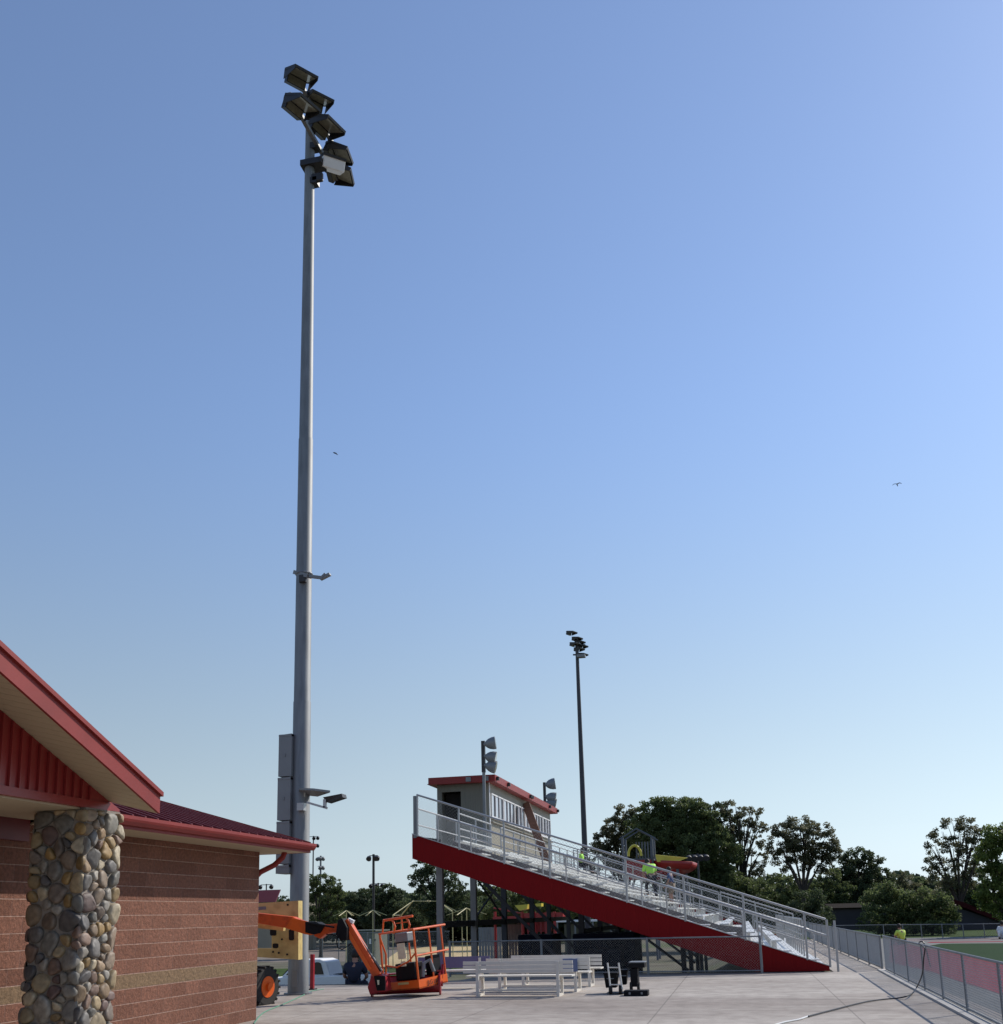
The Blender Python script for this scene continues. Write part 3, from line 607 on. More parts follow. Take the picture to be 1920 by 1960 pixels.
for (za,zb2,dx) in ((5.13,6.16,0),(4.07,5.10,-.01),(3.03,4.04,-.02),(2.80-.0,3.0,-.02)):
    bx = MB(); bx.box((-10.735+dx,py_-.30,za),(-10.40+dx,py_+.25,zb2)); bx.prism([(-10.735+dx,py_-.31,zb2-.05),(-10.40+dx,py_-.31,zb2-.05),(-10.40+dx,py_-.31,zb2+.012),(-10.735+dx,py_-.31,zb2-.012)],(0,.57,0))
    bx.box((-10.58+dx,py_-.318,(za+zb2)/2-.04),(-10.555+dx,py_-.3,(za+zb2)/2+.04)) if zb2-za>.5 else None
    bx.build('ballast_cabinet', M['box_grey'], lp)
MB().box((-10.46,py_-.10,2.7),(-10.38,py_+.1,6.25)).build('cabinet_rail', M['dark_metal'], lp)
# mid height arm
a1 = V(566,1096,Y=23.1); a2 = V(617,1106,Y=22.9); a3 = V(632,1099,Y=22.9)
ar = MB(); ar.bar(a1,V(592,1103,Y=22.85),.16,.10); ar.bar(V(592,1103,Y=22.85),a2,.08,.07); ar.bar(a2-Vector((.05,0,.03)),a3,.12,.06); ar.bar(a2,V(624,1099,Y=22.9),.14,.05)
for k in range(24): pass
rg = [Vector((px_+.2*math.cos(t*math.pi/8),py_+.2*math.sin(t*math.pi/8),10.32)) for t in range(16)]
ar.tube(rg,.03,6,True); ar.build('mast_arm', M['box_grey'], lp)
MB().box((px_-.02,py_-.28,10.02),(px_+.16,py_-.16,10.22)).build('arm_clamp', M['dark_metal'], lp, bevel=.02)
# lower luminaires
e1 = V(575,1512,Y=22.8); e2 = V(632,1516,Y=22.9)
lu = MB(); lu.prism([V(573,1512,Y=22.8),V(600,1513,Y=22.5),V(632,1517,Y=22.8),V(608,1525,Y=23.2),V(570,1521,Y=23.1)],(0,0,.05)); lu.build('area_luminaire', M['box_grey'], lp)
lu = MB(); lu.prism([V(618,1526,Y=22.85),V(654,1519,Y=22.7),V(656,1526,Y=22.7),V(626,1536,Y=22.85)],(.0,.28,0)); lu.build('area_luminaire', M['dark_metal'], lp)
ar = MB(); ar.bar(V(588,1536,Y=22.85),V(626,1547,Y=22.85),.07,.05); ar.bar(V(622,1546,Y=22.85),V(622,1530,Y=22.85),.07,.07); ar.box((px_+.05,py_-.34,4.28),(px_+.22,py_-.16,4.46)); ar.build('luminaire_bracket', M['galv_rail'], lp)

p2x = -11.0; p2y = 75.0
s2 = thing('stadium_light_pole', 'slimmer distant stadium light pole rising behind the bleachers', 'light pole', (p2x,p2y,-1.9))
t2 = V(1101,1240,Y=75); bo = V(1119,1611,Y=75)
ptop = V(1099,1222,Y=75)
MB().tube([(bo.x,75,-1.9),(bo.x,75,8),(bo.x,75,ptop.z-.1)], [.24,.20,.12], 20).build('pole', M['steel_dark'], s2, True)
bx_ = MB(); q = V(1107,1345,Y=74.8); 
for zc in (ptop.z-.5, ptop.z-1.3):
    MB().bar((bo.x-.3,74.9,zc),(bo.x+.6,75.3,zc),.1,.1).build('crossarm', M['dark_metal'], s2)
for (fx_,fz_) in ((1092,1217),(1100,1224),(1104,1229),(1108,1235),(1097,1236),(1103,1243),(1108,1251)):
    c = V(fx_,fz_,Y=75); h,l = visor((c.x+.0,75+(fx_-1100)*.08,c.z+.1), -25, .95, 10); fo=h.build('floodlight', M['dark_metal'], s2); l.build('lens', M['lens'], fo)
c = V(1105,1257,Y=74.7); MB().box((c.x,74.4,c.z-.1),(c.x+.62,74.9,c.z+.1)).build('junction_box', M['box_grey'], s2)

# ------------------------------------------------------------------ grandstand
YN, YF2 = 29.67, 60.0
XT, XB = 2.2, -9.55
SLP = (4.167-.137)/(2.231+9.534)
def dz(x): return .137 + (2.23-x)*SLP
gs = thing('grandstand', 'aluminium bleacher grandstand with a red skirt panel and chain link railings', 'grandstand', (XT,YN,0))
MB().prism([(XB,YN,dz(XB)),(XT,YN,dz(XT)),(XT,YN,.02),(.25,YN,.02),(XB,YN,dz(XB)-.735)], (0,.05,0)).build('side_panel', M['red_panel'], gs)
MB().bar((XB,YN-.0,dz(XB)+.012),(XT,YN-.0,dz(XT)+.012),.09,.022).build('panel_cap', M['galv_rail'], gs)
MB().prism([(XB,YF2,dz(XB)),(XT,YF2,dz(XT)),(XT,YF2,.02),(.25,YF2,.02),(XB,YF2,dz(XB)-.735)], (0,-.05,0)).build('side_panel', M['red_panel'], gs)
NR = 15; tw = (XT-XB-.9)/NR
segs = [(31.1,36.6),(37.9,46.9),(48.4,54.0),(55.2,59.8)]
for i in range(NR):
    xf = XT - tw*i; xb_ = xf - tw; z = dz(xf)-.02
    d = MB(); d.box((xb_,YN+.06,z-.05),(xf,YF2-.06,z)); d.box((xb_-.02,YN+.06,z+.002),(xb_,YF2-.06,z+tw*SLP-.052)); d.build('footboard', M['alu'] , gs)
    if i in (0,): continue
    s_ = MB(); 
    for (a,b2) in segs:
        s_.box((xb_+.03,a,z+.40),(xb_+.30,b2,z+.44))
        yy=a+.15
        while yy<b2: s_.box((xb_+.10,yy,z+.0),(xb_+.16,yy+.05,z+.399)); yy+=1.8
    s_.build('seat', M['alu'], gs)
# walkway at top
MB().box((XB,YN+.06,dz(-8.65)-.05),(-8.65,YF2-.06,dz(-8.65)+.0)).build('walkway', M['alu'], gs)
# stair nosings and closure skirt along the near aisle
sk = MB(); pts=[]
for i in range(NR):
    xf = XT - tw*i; z = dz(xf)-.02
    if i<3: continue
    pts.append((xf-tw+.02,z+.41)); 
sk.prism([(XT-tw*3,31.0,dz(XT-tw*3))]+[(XT-tw*3,31.0,dz(XT-tw*3)+.30)]+[(x,31.0,z) for x,z in pts]+[(-8.65,31.0,dz(-8.65)+.3),(-8.65,31.0,dz(-8.65)+.01)], (0,.04,0)); sk.build('closure_panel', M['alu_shaded'], gs)
sk=MB(); sk.prism([(XB+.02,YN+.055,dz(XB)-.05),(-8.65,YN+.055,dz(-8.65)+.0),(-8.65,YN+.055,dz(-8.65)+.12),(XB+.02,YN+.055,dz(-8.65)+.12)],(0,.02,0)); sk.build('closure_panel', M['alu_shaded'], gs)
for i in range(NR-1):
    xf = XT - tw*(i+.5); z = dz(xf)+.05
    MB().box((xf-.14,YN+.2,z-.03),(xf+.14,30.95,z)).build('stair_tread', M['alu'], gs)
# near guardrail
def rake_rail(Y, x0, x1, hs_, posts, r, mesh_h, sp, rw, curve=True):
    k = MB()
    for h_, xs_ in hs_:
        a = (xs_[0],Y,dz(xs_[0])+h_); b2 = (xs_[1],Y,dz(xs_[1])+h_); k.cyl(a,b2,r,8)
    k.build('guardrail', M['galv_rail'], gs, True)
    for x in posts: MB().cyl((x,Y,dz(x)-.02),(x,Y,dz(x)+hs_[0][0]),r*1.05,8).build('rail_post', M['galv_rail'], gs, True)
    if mesh_h:
        link_mesh((x0,Y,dz(x0)),(x1,Y,dz(x1)),mesh_h,sp,rw).build('rail_mesh', M['wire'], gs)
xp = [V(x,y,Y=YN).x for x,y in ((801,1560),(879,1590),(965,1615),(1052,1640),(1199,1690),(1310,1720),(1425,1760),(1543,1800),(1587,1820))]
xp[0] = -9.38
rake_rail(YN, XB+.15, XT-.02, [(1.24,(-9.40,2.2)),(.80,(-8.6,2.2))], xp, .030, 1.2, .10, .0024)
MB().tube([(-8.75,YN+.03,dz(-8.75)+.03),(-8.75,YN+.03,dz(-8.75)+.62),(-8.7,YN+.03,dz(-8.7)+.76),(-8.55,YN+.03,dz(-8.6)+.80)],.024,8).build('handrail', M['galv_rail'], gs, True)
MB().cyl((-9.46,YN+.02,dz(-9.5)-.1),(-9.46,YN+.02,dz(-9.5)+1.17),.06,10).build('rail_post', M['galv'], gs, True)
MB().cyl((2.42,YN-.02,0),(2.42,YN-.02,1.35),.032,10).build('rail_post', M['galv_rail'], gs, True)
# divider rails inside
rake_rail(48.0, -8.6, 2.2, [(1.25,(-8.6,-1.0)),(.75,(-8.6,-1.0))], [-8.6+1.27*i for i in range(7)], .026, .0, .2, .003)
rake_rail(48.2, -1.0, 2.2, [(1.30,(-.9,2.2)),(.85,(-.9,2.2))], [-.9,.6,2.2], .028, .0, .2, .003)
rake_rail(59.9, -9.5, 2.2, [(1.24,(-9.4,2.2)),(.7,(-9.4,2.2))], [-9.4+1.45*i for i in range(9)], .028, 1.2, .16, .004)
# aisle handrails: looped rails stepping down mid aisles
for ya in (30.35, 37.25, 47.6, 54.6):
    for (xa,xb2) in ((-7.9,-5.7),(-5.0,-2.8),(-2.1,.0),(.5,1.9)):
        k = MB()
        if ya < 31:   # rails pitched towards the stair line
            pass
        k.tube([(xa,ya,dz(xa)),(xa,ya,dz(xa)+.72),(xa+.06,ya,dz(xa)+.82),(xa+.18,ya,dz(xa)+.82-.06),(xb2-.16,ya,dz(xb2)+.88),(xb2-.04,ya,dz(xb2)+.80),(xb2,ya,dz(xb2)+.68),(xb2,ya,dz(xb2))],.022,8)
        k.cyl((xa,ya,dz(xa)+.45),(xb2,ya,dz(xb2)+.45),.018,8)
        k.build('handrail', M['galv_rail'], gs, True)
# walkway front rail, back rail
def yrail(x, ya, yb, zb_, h_, step, mesh_):
    k = MB(); k.cyl((x,ya,zb_+h_),(x,yb,zb_+h_),.026,8); k.cyl((x,ya,zb_+h_*.55),(x,yb,zb_+h_*.55),.022,8); k.build('guardrail', M['galv_rail'], gs, True)
    y = ya
    k = MB()
    while y <= yb+.01: MB().cyl((x,y,zb_-.05),(x,y,zb_+h_),.026,8).build('rail_post', M['galv_rail'], gs, True); y += step
    if mesh_: link_mesh((x,ya,zb_),(x,yb,zb_),h_,.10,.0026).build('rail_mesh', M['wire'], gs)
zt = dz(-8.65)
yrail(-8.62, 31.6, 36.0, zt, 1.07, 2.2, False)
yrail(-8.62, 37.6, 46.6, zt, 1.07, 2.25, False)
yrail(-8.62, 48.3, 59.7, zt, 1.07, 2.28, False)
yrail(-9.5, YN+.1, 39.6, zt, 1.12, 2.37, True)
yrail(-9.5, 54.2, 59.8, zt, 1.12, 2.8, True)
yrail(1.75, 33.0, 46.0, dz(1.75)+.02, 1.05, 1.3, False)
yrail(1.75, 49.0, 58.0, dz(1.75)+.02, 1.05, 1.5, False)
# frames: columns, rakers, diagonals
def col(x, y, w_, m, top=None, base=None):
    zb_ = gz(x,y)-.05 if base is None else base; zt_ = dz(x)-.75 if top is None else top
    c = MB(); hw=w_/2
    c.box((x-hw,y-hw,zb_),(x+hw,y-hw+.02,zt_)); c.box((x-hw,y+hw-.02,zb_),(x+hw,y+hw,zt_)); c.box((x-.012,y-hw+.02,zb_),(x+.012,y+hw-.02,zt_))
    c.box((x-hw-.06,y-hw-.06,zt_-.03),(x+hw+.06,y+hw+.06,zt_-.001)) ; c.build('column', m, gs)
XR = -9.2
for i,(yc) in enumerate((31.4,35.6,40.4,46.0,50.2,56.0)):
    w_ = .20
    col(XR, yc, w_, M['steel_sunlit'] if i<2 else M['steel_dark'])
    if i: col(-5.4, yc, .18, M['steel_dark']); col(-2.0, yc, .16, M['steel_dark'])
    MB().bar((XR-.3,yc,dz(XR-.3)-.55),(1.2,yc,dz(1.2)-.45),.12,.28).build('raker_beam', M['steel_dark'], gs)
    if i: MB().bar((XR+.1,yc+.12,dz(XR)-.9),(-5.5,yc+.12,-.6),.09,.12).build('diagonal_brace', M['steel_dark'], gs)
    if i>1: MB().bar((-5.3,yc-.12,dz(-5.4)-.75),(-2.1,yc-.12,-.5),.08,.10).build('diagonal_brace', M['steel_dark'], gs)
MB().bar((XR,31.5,1.46),(XR,56,1.46),.14,.20).build('cross_beam', M['steel_dark'], gs)
MB().bar((-5.4,35.6,1.10),(-5.4,56,1.10),.12,.16).build('cross_beam', M['steel_dark'], gs)
MB().bar((XR,35.7,1.6),(XR,40.3,dz(XR)-.9),.05,.05).bar((XR,40.3,1.6),(XR,35.7,dz(XR)-.9),.05,.05).build('rod_brace', M['steel_dark'], gs)

# ------------------------------------------------------------------ press box
PX, PY0, PY1, PB = -9.62, 40.0, 53.8, -11.80
pb = thing('press_box', 'tan press box with red roof edge and a row of white framed windows', 'press box', (PX,PY0,4.1))
zf, zt2 = 4.08, 7.0
MB().prism([(PX,PY0,zf),(PX,PY1,zf),(PX,PY1,zt2),(PX,PY0,zt2)],(-.1,0,0)).build('wall', M['tan_wall'], pb)
dx0, dx1 = -11.60, -10.80
ew = MB(); ew.box((PB,PY0,zf-.3),(dx0,PY0+.1,zt2)); ew.box((dx1,PY0,zf),(PX-.101,PY0+.1,zt2)); ew.box((dx0,PY0,6.68),(dx1,PY0+.1,zt2)); ew.build('wall', M['tan_wall_end_shaded'], pb)
MB().box((PB,PY0+.101,zf-.3),(PB+.1,PY1,zt2)).build('wall', M['tan_wall'], pb)
MB().box((PB,PY1-.1,zf-.3),(PX-.101,PY1-.0,zt2)).build('wall', M['tan_wall_end_shaded'], pb)
MB().box((PB,PY0+.1,zf-.35),(PX-.1,PY1-.1,zf-.02)).build('floor', M['steel_dark'], pb)
MB().box((dx0+.01,PY0+.55,zf),(dx1-.01,PY0+.6,6.67)).build('doorway', M['void'], pb)
MB().box((PX+.001,PY0-.03,zf),(PX+.03,PY0+.06,zt2-.0)).build('corner_trim', M['frame_white'], pb)
rf = MB(); rf.box((PB-.24,PY0-.4,7.02),(PX+.33,PY1+.3,7.08)); ro = rf.build('roof', M['steel_dark'], pb)
fc = MB(); fc.box((PX+.331,PY0-.4,6.96),(PX+.36,PY1+.3,7.24)); fc.box((PB-.24,PY0-.43,6.96),(PX+.36,PY0-.401,7.24)); fc.box((PB-.24,PY1+.301,6.96),(PX+.36,PY1+.33,7.24)); fc.build('fascia', M['red_trim'], ro)
MB().box((PB-.3,PY0-.38,6.975),(PX+.31,PY1+.28,7.0)).build('roof_soffit', M['red_trim'], ro)
for yy in (PY0-.15,41.9,46.6,47.0,51.6,PY1+.15):
    MB().box((PX+.361,yy-.07,7.03),(PX+.47,yy+.07,7.17)).build('spotlight', M['dark_metal'], ro)
for xx in (-9.62,-10.35):
    MB().box((xx-.1,PY0-.5,7.0),(xx+.1,PY0-.431,7.18)).build('fascia_bracket', M['galv'], ro)
# windows
wz0, wz1 = 5.60, 6.58
ny = 6; gap=.10; W_ = (PY1-.15-(PY0+.2))/ny
for k in range(ny):
    a = PY0+.2+W_*k+gap/2; b2 = a+W_-gap
    f = MB(); x = PX+.002
    f.box((x,a,wz0),(x+.05,b2,wz0+.06)); f.box((x,a,wz1-.05),(x+.05,b2,wz1)); f.box((x,a,wz0+.06),(x+.05,a+.05,wz1-.05)); f.box((x,b2-.05,wz0+.06),(x+.05,b2,wz1-.05))
    n_=3; st=(b2-a-.1)/n_
    for j in range(1,n_): f.box((x,a+.05+st*j-.025,wz0+.06),(x+.05,a+.05+st*j+.025,wz1-.05))
    f.box((x,a-.03,wz0-.05),(x+.09,b2+.03,wz0-.001))
    wo_ = f.build('window', M['frame_white'], pb)
    for j in range(n_):
        ya = a+.05+st*j+.025; yb = a+.05+st*(j+1)-.025; md_ = ya+(yb-ya)*(.62+.12*math.sin(k*2.3+j*1.7))
        opened = (k==2 and j==0)
        MB().box((x,ya+.0,wz0+.06),(x+.015,md_,wz1-.05)).build('pane', M['pane_dark'] if opened else (M['pane_mid'] if (k*3+j)%4==2 else M['pane']), wo_)
        MB().box((x,md_+.001,wz0+.06),(x+.008,yb,wz1-.05)).build('pane', M['pane_dark'], wo_)
# counter shelf below the windows
MB().box((PX+.002,PY0+.1,5.38),(PX+.12,PY1-.1,5.42)).build('sill_trim', M['tan_wall'], pb)

pk = MB(); a = V(1006,1537,X=PX+.10); b2 = V(1050,1643,Y=45.9)
b2.z = dz(b2.x)+.03
pk.bar(a, b2, .36, .07, up=(0,-1,0)); tag(pk.build('wood_plank', M['plank']), 'long brown board leaning on the front of the press box', 'board')

# box floodlight masts
def shoebox(c, d, s, mdir):
    c=Vector(c); h=MB(); out=[]
    ring=[(-.02,.07),(.06,.17),(.18,.25),(.34,.30),(.50,.31)]
    pts=[c+mdir*(t*s) for t,_ in ring]; h.tube(pts,[r*s for _,r in ring],14)
    l=MB(); l.cyl(c+mdir*.485*s,c+mdir*.512*s,.27*s,14)
    return h,l
def mast(loc, ztop, label, s, offs):
    t = thing('floodlight_mast', label, 'light pole', loc, 'floodlight masts beside the press box')
    x,y,z = loc
    MB().tube([(x,y,z),(x,y,ztop)],[.075,.06],12).build('pole', M['galv'], t, True)
    MB().box((x-.07,y-.07,ztop-1.25),(x+.07,y+.07,ztop)).build('mast_head', M['dark_metal'], t)
    for (dzz,tl) in offs:
        c = Vector((x+.1,y-.05,ztop-dzz)); md_ = Vector((.95,.12,tl)).normalized()
        h,l = shoebox(c,None,s,md_); h.ball(c+Vector((0,0,0)),.08); ho=h.build('floodlight', M['box_grey'], t, True); l.build('lens', M['lens'], ho)
    return t
mast((-9.55,38.9,dz(-9.0)), 8.5, 'floodlight mast standing in front of the near end of the press box', .82, ((.15,.12),(.62,-.22),(.98,-.25)))
mast((-10.02,54.6,4.0), 8.75, 'floodlight mast rising behind the far end of the press box', 1.0, ((.15,.12),(.78,-.22),(1.1,-.25)))

# ------------------------------------------------------------------ boom lift
blt = thing('boom_lift', 'orange articulating boom lift with its basket lowered beside the benches', 'boom lift', (-8.2,22.0,0))
Yb = 21.3
# chassis plates
pk = MB()
def PY(lst, Y): return [V(x,y,Y=Y) for x,y in lst]
yp = 21.9
pk.prism(PY([(440,1732),(500,1730),(571,1724),(571,1837),(440,1828),(440,1812),(520,1815),(521,1784),(440,1776),(440,1752),(500,1754)], yp), (0,-.05,0)) if False else None
pk.prism(PY([(430,1733),(571,1724),(571,1760),(430,1768)], yp), (0,.05,0))
pk.prism(PY([(520,1763.3),(571,1760.1),(571,1815),(520,1815)], yp), (0,.05,0))
pk.prism(PY([(430,1815.1),(571,1815.1),(571,1837),(430,1828)], yp), (0,.05,0))
o_ = pk.build('counterweight_plate', M['cream'], blt)
e = MB(); q0 = V(571.3,1724,Y=yp+.02); q1 = V(571.3,1837.3,Y=yp+.02)
e.pbox(q1, V(579,1837,Y=yp+.34)*1.0-q1-Vector((0,0,(V(579,1837,Y=yp+.34)-q1).z)), Vector((-.05,-.0,0)), q0-q1); e.build('plate_flange', M['cream'], o_)
e = MB(); 
for (x0,y0,x1,y1) in ((553,1779,563,1800),(517,1778,529,1791),(522,1806,533,1815)):
    e.prism(PY([(x0,y0+2),(x0+2,y0),(x1-2,y0),(x1,y0+2),(x1,y1-2),(x1-2,y1),(x0+2,y1),(x0,y1-2)], yp-.003),(0,-.006,0))
for (x,y) in ((551,1732),(523,1822),(534,1824),(550,1827),(540,1798)):
    c=V(x,y,Y=yp); e.cyl(c, c+Vector((0,-.02,0)), .022, 10)
e.build('plate_slot', M['void'], o_)
MB().prism(PY([(430,1739),(509,1735),(510,1741),(430,1746)], yp-.002),(0,-.006,0)).build('decal', M['galv'], o_)
# second cream boom tube and orange lower boom
MB().bar(V(430,1764,Y=21.62),V(545,1776,Y=21.62),.12,.13).build('lower_boom', M['cream'], blt)
bm_ = MB(); 
bm_.prism(PY([(430,1741),(560,1755),(584,1766),(585,1788),(545,1776),(430,1757)], 21.2),(0,.22,0)); bm_.build('main_boom', M['orange_deep'], blt, bevel=.012)
kn = MB(); kn.prism(PY([(560,1757),(612,1769),(610,1787),(596,1790),(584,1788),(547,1776)],21.18),(0,-.03,0)); kn.build('boom_knuckle', M['orange'], blt)
hy = MB(); hy.prism(PY([(584,1764),(606,1765),(620,1773),(612,1786),(600,1789),(584,1785)],21.14),(0,.3,0)); hy.cyl(V(588,1766,Y=21.1),V(640,1775,Y=21.1),.022,8); hy.build('hydraulic_block', M['black'], blt, bevel=.02)
j2 = MB(); j2.prism(PY([(598,1786),(612,1776),(620,1770),(645,1768),(655,1772),(650,1784),(632,1786),(622,1789),(612,1797),(602,1792)],21.2),(0,.18,0)); j2.build('link_arm', M['orange_deep'], blt, bevel=.01)
dk = MB(); dk.prism(PY([(646,1762),(655,1757),(664,1775),(664,1800),(652,1801),(642,1788)],21.1),(0,.26,0)); dk.build('joint_guard', M['black'], blt, bevel=.02)
jb = MB(); A_ = V(659,1762,Y=21.2); B_ = V(722,1868,Y=21.45)
jb.bar(A_,B_,.17,.22,up=(0,-1,0)) if False else None
d_ = (B_-A_).normalized(); pr_ = d_.cross(Vector((0,1,0))).normalized()
jb.pbox(A_-pr_*.10, B_-A_, pr_*.185, Vector((0,.18,0))); jb.build('jib_boom', M['orange_deep'], blt, bevel=.015)
MB().pbox(A_-pr_*.105+Vector((0,-.025,0)), (B_-A_)*.86, pr_*.085, Vector((0,.024,0))).build('jib_rod', M['orange'], blt, bevel=.01)
A2 = V(668,1766,Y=21.3); B2=V(731,1858,Y=21.5)
MB().tube([A2,B2],.022,8).build('cable_track', M['galv'], blt, True); MB().bar(A2+Vector((-.035,0,-.02)),B2+Vector((-.035,0,-.02)),.03,.06).build('cable_track', M['black'], blt)
MB().bar(V(667,1760,Y=21.3),V(677,1765,Y=21.3),.1,.07).build('pin_cover', M['white'], blt)
MB().tube([V(649,1785,Y=21.05),V(644,1800,Y=21.0),V(647,1814,Y=21.0),V(655,1817.5,Y=21.0),V(664,1812,Y=21.1),V(672,1806,Y=21.2)],.012,6).tube([V(624,1788,Y=21.1),V(640,1790,Y=21.05),V(650,1796,Y=21.1)],.011,6).build('hose', M['black'], blt, True)
lk = MB(); lk.prism(PY([(712,1862),(736,1868),(740,1898),(724,1900),(708,1905),(703,1890)],21.45),(0,.35,0)); lk.build('basket_mount', M['red_drum'], blt, bevel=.02)
MB().prism(PY([(716,1868),(738,1868),(738,1896),(722,1896)],21.43),(0,-.03,0)).build('pivot_housing', M['black'], blt, bevel=.01)
MB().prism(PY([(722,1876),(726,1876),(726,1885),(723,1885)],21.395),(0,-.006,0)).build('decal', M['paper'], blt)
# wheel
def wheel(c, r, w_, parent, name='wheel'):
    c = Vector(c); ax = Vector((.98,-.2,0)).normalized()
    tb_ = MB(); tb_.tube([c-ax*w_/2,c-ax*w_*.45,c+ax*w_*.45,c+ax*w_/2],[r*.82,r*.94,r*.94,r*.82],28)
    side = ax.cross(Vector((0,0,1))); up=Vector((0,0,1))
    for k in range(20):
        for s_ in (-1,1):
            g = 2*math.pi*(k+.25*s_)/20; rd = side*math.cos(g)+up*math.sin(g); tg = -side*math.sin(g)+up*math.cos(g)
            tb_.pbox(c+rd*r*.90-tg*r*.05+ax*(0 if s_>0 else -w_*.52), rd*r*.10, tg*r*.10+ax*0, ax*w_*.52)
    to = tb_.build(name, M['tyre'], parent)
    rm = MB(); rm.tube([c+ax*w_*.30,c+ax*w_*.5+ax*.012],[r*.56,r*.50],20); rm.cyl(c+ax*w_*.5,c+ax*(w_*.5+.07),r*.20,12)
    rm.build('rim', M['orange'], to)
wheel(V(500,1889,Y=20.35), .43, .34, blt)
# basket
C0 = V(803,1893,Y=21.75); L0 = V(736,1899,Y=22.15); R0 = V(857,1880,Y=22.75)
u = L0-C0; v_ = R0-C0; up_ = Vector((-.105,0,1)).normalized()
bp_ = lambda a,b2,h_: C0+u*a+v_*b2+up_*h_
MB().pbox(C0+up_*.0, u, v_, up_*.03).build('basket_floor', M['dark_metal'], blt)
tbm = MB(); nrm=.012
tbm.pbox(C0, u, v_*.012, up_*.19); tbm.pbox(C0+v_*.012+u*0, u*.012, v_*.988, up_*.19); tbm.pbox(C0+v_*1.0, u, v_*.012, up_*.19); tbm.pbox(C0+u, u*.012, v_, up_*.19)
tbm.build('toe_board', M['orange'], blt)
def txt_obj(s, size, o, xd, yd, m, name, parent):
    cu = bpy.data.curves.new(name,'FONT'); cu.body = s; cu.size = size; cu.extrude=.002; cu.align_x='CENTER'
    ob = bpy.data.objects.new(name,cu); xd=Vector(xd).normalized(); yd=Vector(yd).normalized(); zd=xd.cross(yd)
    Mx=Matrix((xd,yd,zd)).transposed().to_4x4(); Mx.translation=Vector(o)
    dg = bpy.context.evaluated_depsgraph_get(); COL.objects.link(ob); dg.update()
    me = bpy.data.meshes.new_from_object(ob.evaluated_get(dg)); COL.objects.unlink(ob); bpy.data.objects.remove(ob)
    q = parent
    while q.parent: q=q.parent
    Mx.translation -= ROOT.get(q.name,Vector((0,0,0)))
    me.transform(Mx); me.materials.clear(); me.materials.append(m); r=bpy.data.objects.new(name,me); COL.objects.link(r); r.parent=parent; return r
n_out = v_.cross(up_).normalized()
if n_out.x < 0: n_out = -n_out
txt_obj('JLG LIFT', .13, bp_(0,.5,.05)+n_out*.014, v_, up_, M['dark_metal'], 'lettering', blt)
MB().pbox(bp_(.28,0,.12)-v_.normalized()*.012, u*.3, up_*.05, v_.normalized()*.008).build('decal', M['cream'], blt)
fr = MB(); r=.020; Ht=1.26
fr.tube([bp_(0,0,.19),bp_(0,0,Ht)],r*1.2,8); fr.tube([bp_(.03,1,.19),bp_(.03,1,Ht)],r,8); fr.tube([bp_(.02,.55,.19),bp_(.02,.55,Ht)],r,8)
fr.tube([bp_(1,0,.19),bp_(.97,0,Ht-.02)],r*1.2,8); fr.tube([bp_(.93,0,.19),bp_(.85,0,.8),bp_(.97,0,Ht-.1)],r,8)
fr.tube([bp_(1,1,.19),bp_(1,1,Ht)],r,8)
fr.tube([bp_(0,-.02,Ht),bp_(0,1.12,Ht)],r*1.3,8); fr.tube([bp_(0,-.02,.72-.02),bp_(0,1.15,.70)],r*1.1,8)
fr.tube([bp_(1,0,Ht),bp_(1,1,Ht),bp_(0,1,Ht)],r,8); fr.tube([bp_(0,0,Ht),bp_(1,0,Ht)],r,8)
fr.tube([bp_(.85,0,.55),bp_(.55,-.02,.50),bp_(.2,-.02,.60),bp_(.02,0,.75)],r,8)
fr.build('basket_rail', M['orange'], blt, True)
gd = MB()
gd.tube([bp_(.98,.1,Ht-.02),bp_(.93,.1,1.46),bp_(.9,.1,1.56)],.02,8); 
for q_ in ((.62,.45),(.20,.0)):
    a_,b3=q_; gd.tube([bp_(a_+.04,.1,Ht-.03),bp_(a_-.03,.1,1.36),bp_(a_+.0,.1,1.47),bp_(a_+.1,.15,1.54)],.022,8)
gd.tube([bp_(.95,.15,1.54),bp_(.1,.15,1.55)],.028,8); gd.tube([bp_(.55,.1,1.44),bp_(.2,.1,1.44)],.012,6); gd.tube([bp_(.40,.12,1.28),bp_(.40,.12,1.56)],.016,6)
gd.build('overhead_guard', M['orange'], blt, True)
cb = MB(); cb.pbox(bp_(.28,.10,1.02), u*.36, v_*.22, up_*.20); cb.build('control_console', M['box_grey'], blt, bevel=.02)
MB().pbox(bp_(.30,.10,.985), u*.32, v_*.24, up_*.034).build('console_tray', M['black'], blt); MB().pbox(bp_(.18,.12,.20), u*.55, v_*.3, up_*.36).build('tool_bag', M['black'], blt, bevel=.02); MB().pbox(bp_(.06,.60,.22), u*.2, v_*.3, up_*.42).build('tool_bag', M['black'], blt, bevel=.02)
MB().pbox(bp_(.34,.06,.66), u*.22-up_*.0, up_*.34, v_*.01).pbox(bp_(.36,.06,.50), u*.14, up_*.11, v_*.01).build('instruction_card', M['paper'], blt)
MB().tube([bp_(.12,.3,.22),bp_(.10,.35,.5),bp_(.0,.45,.56),bp_(-.0,.55,.3)],.045,8).build('grey_hose', M['box_grey'], blt, True)

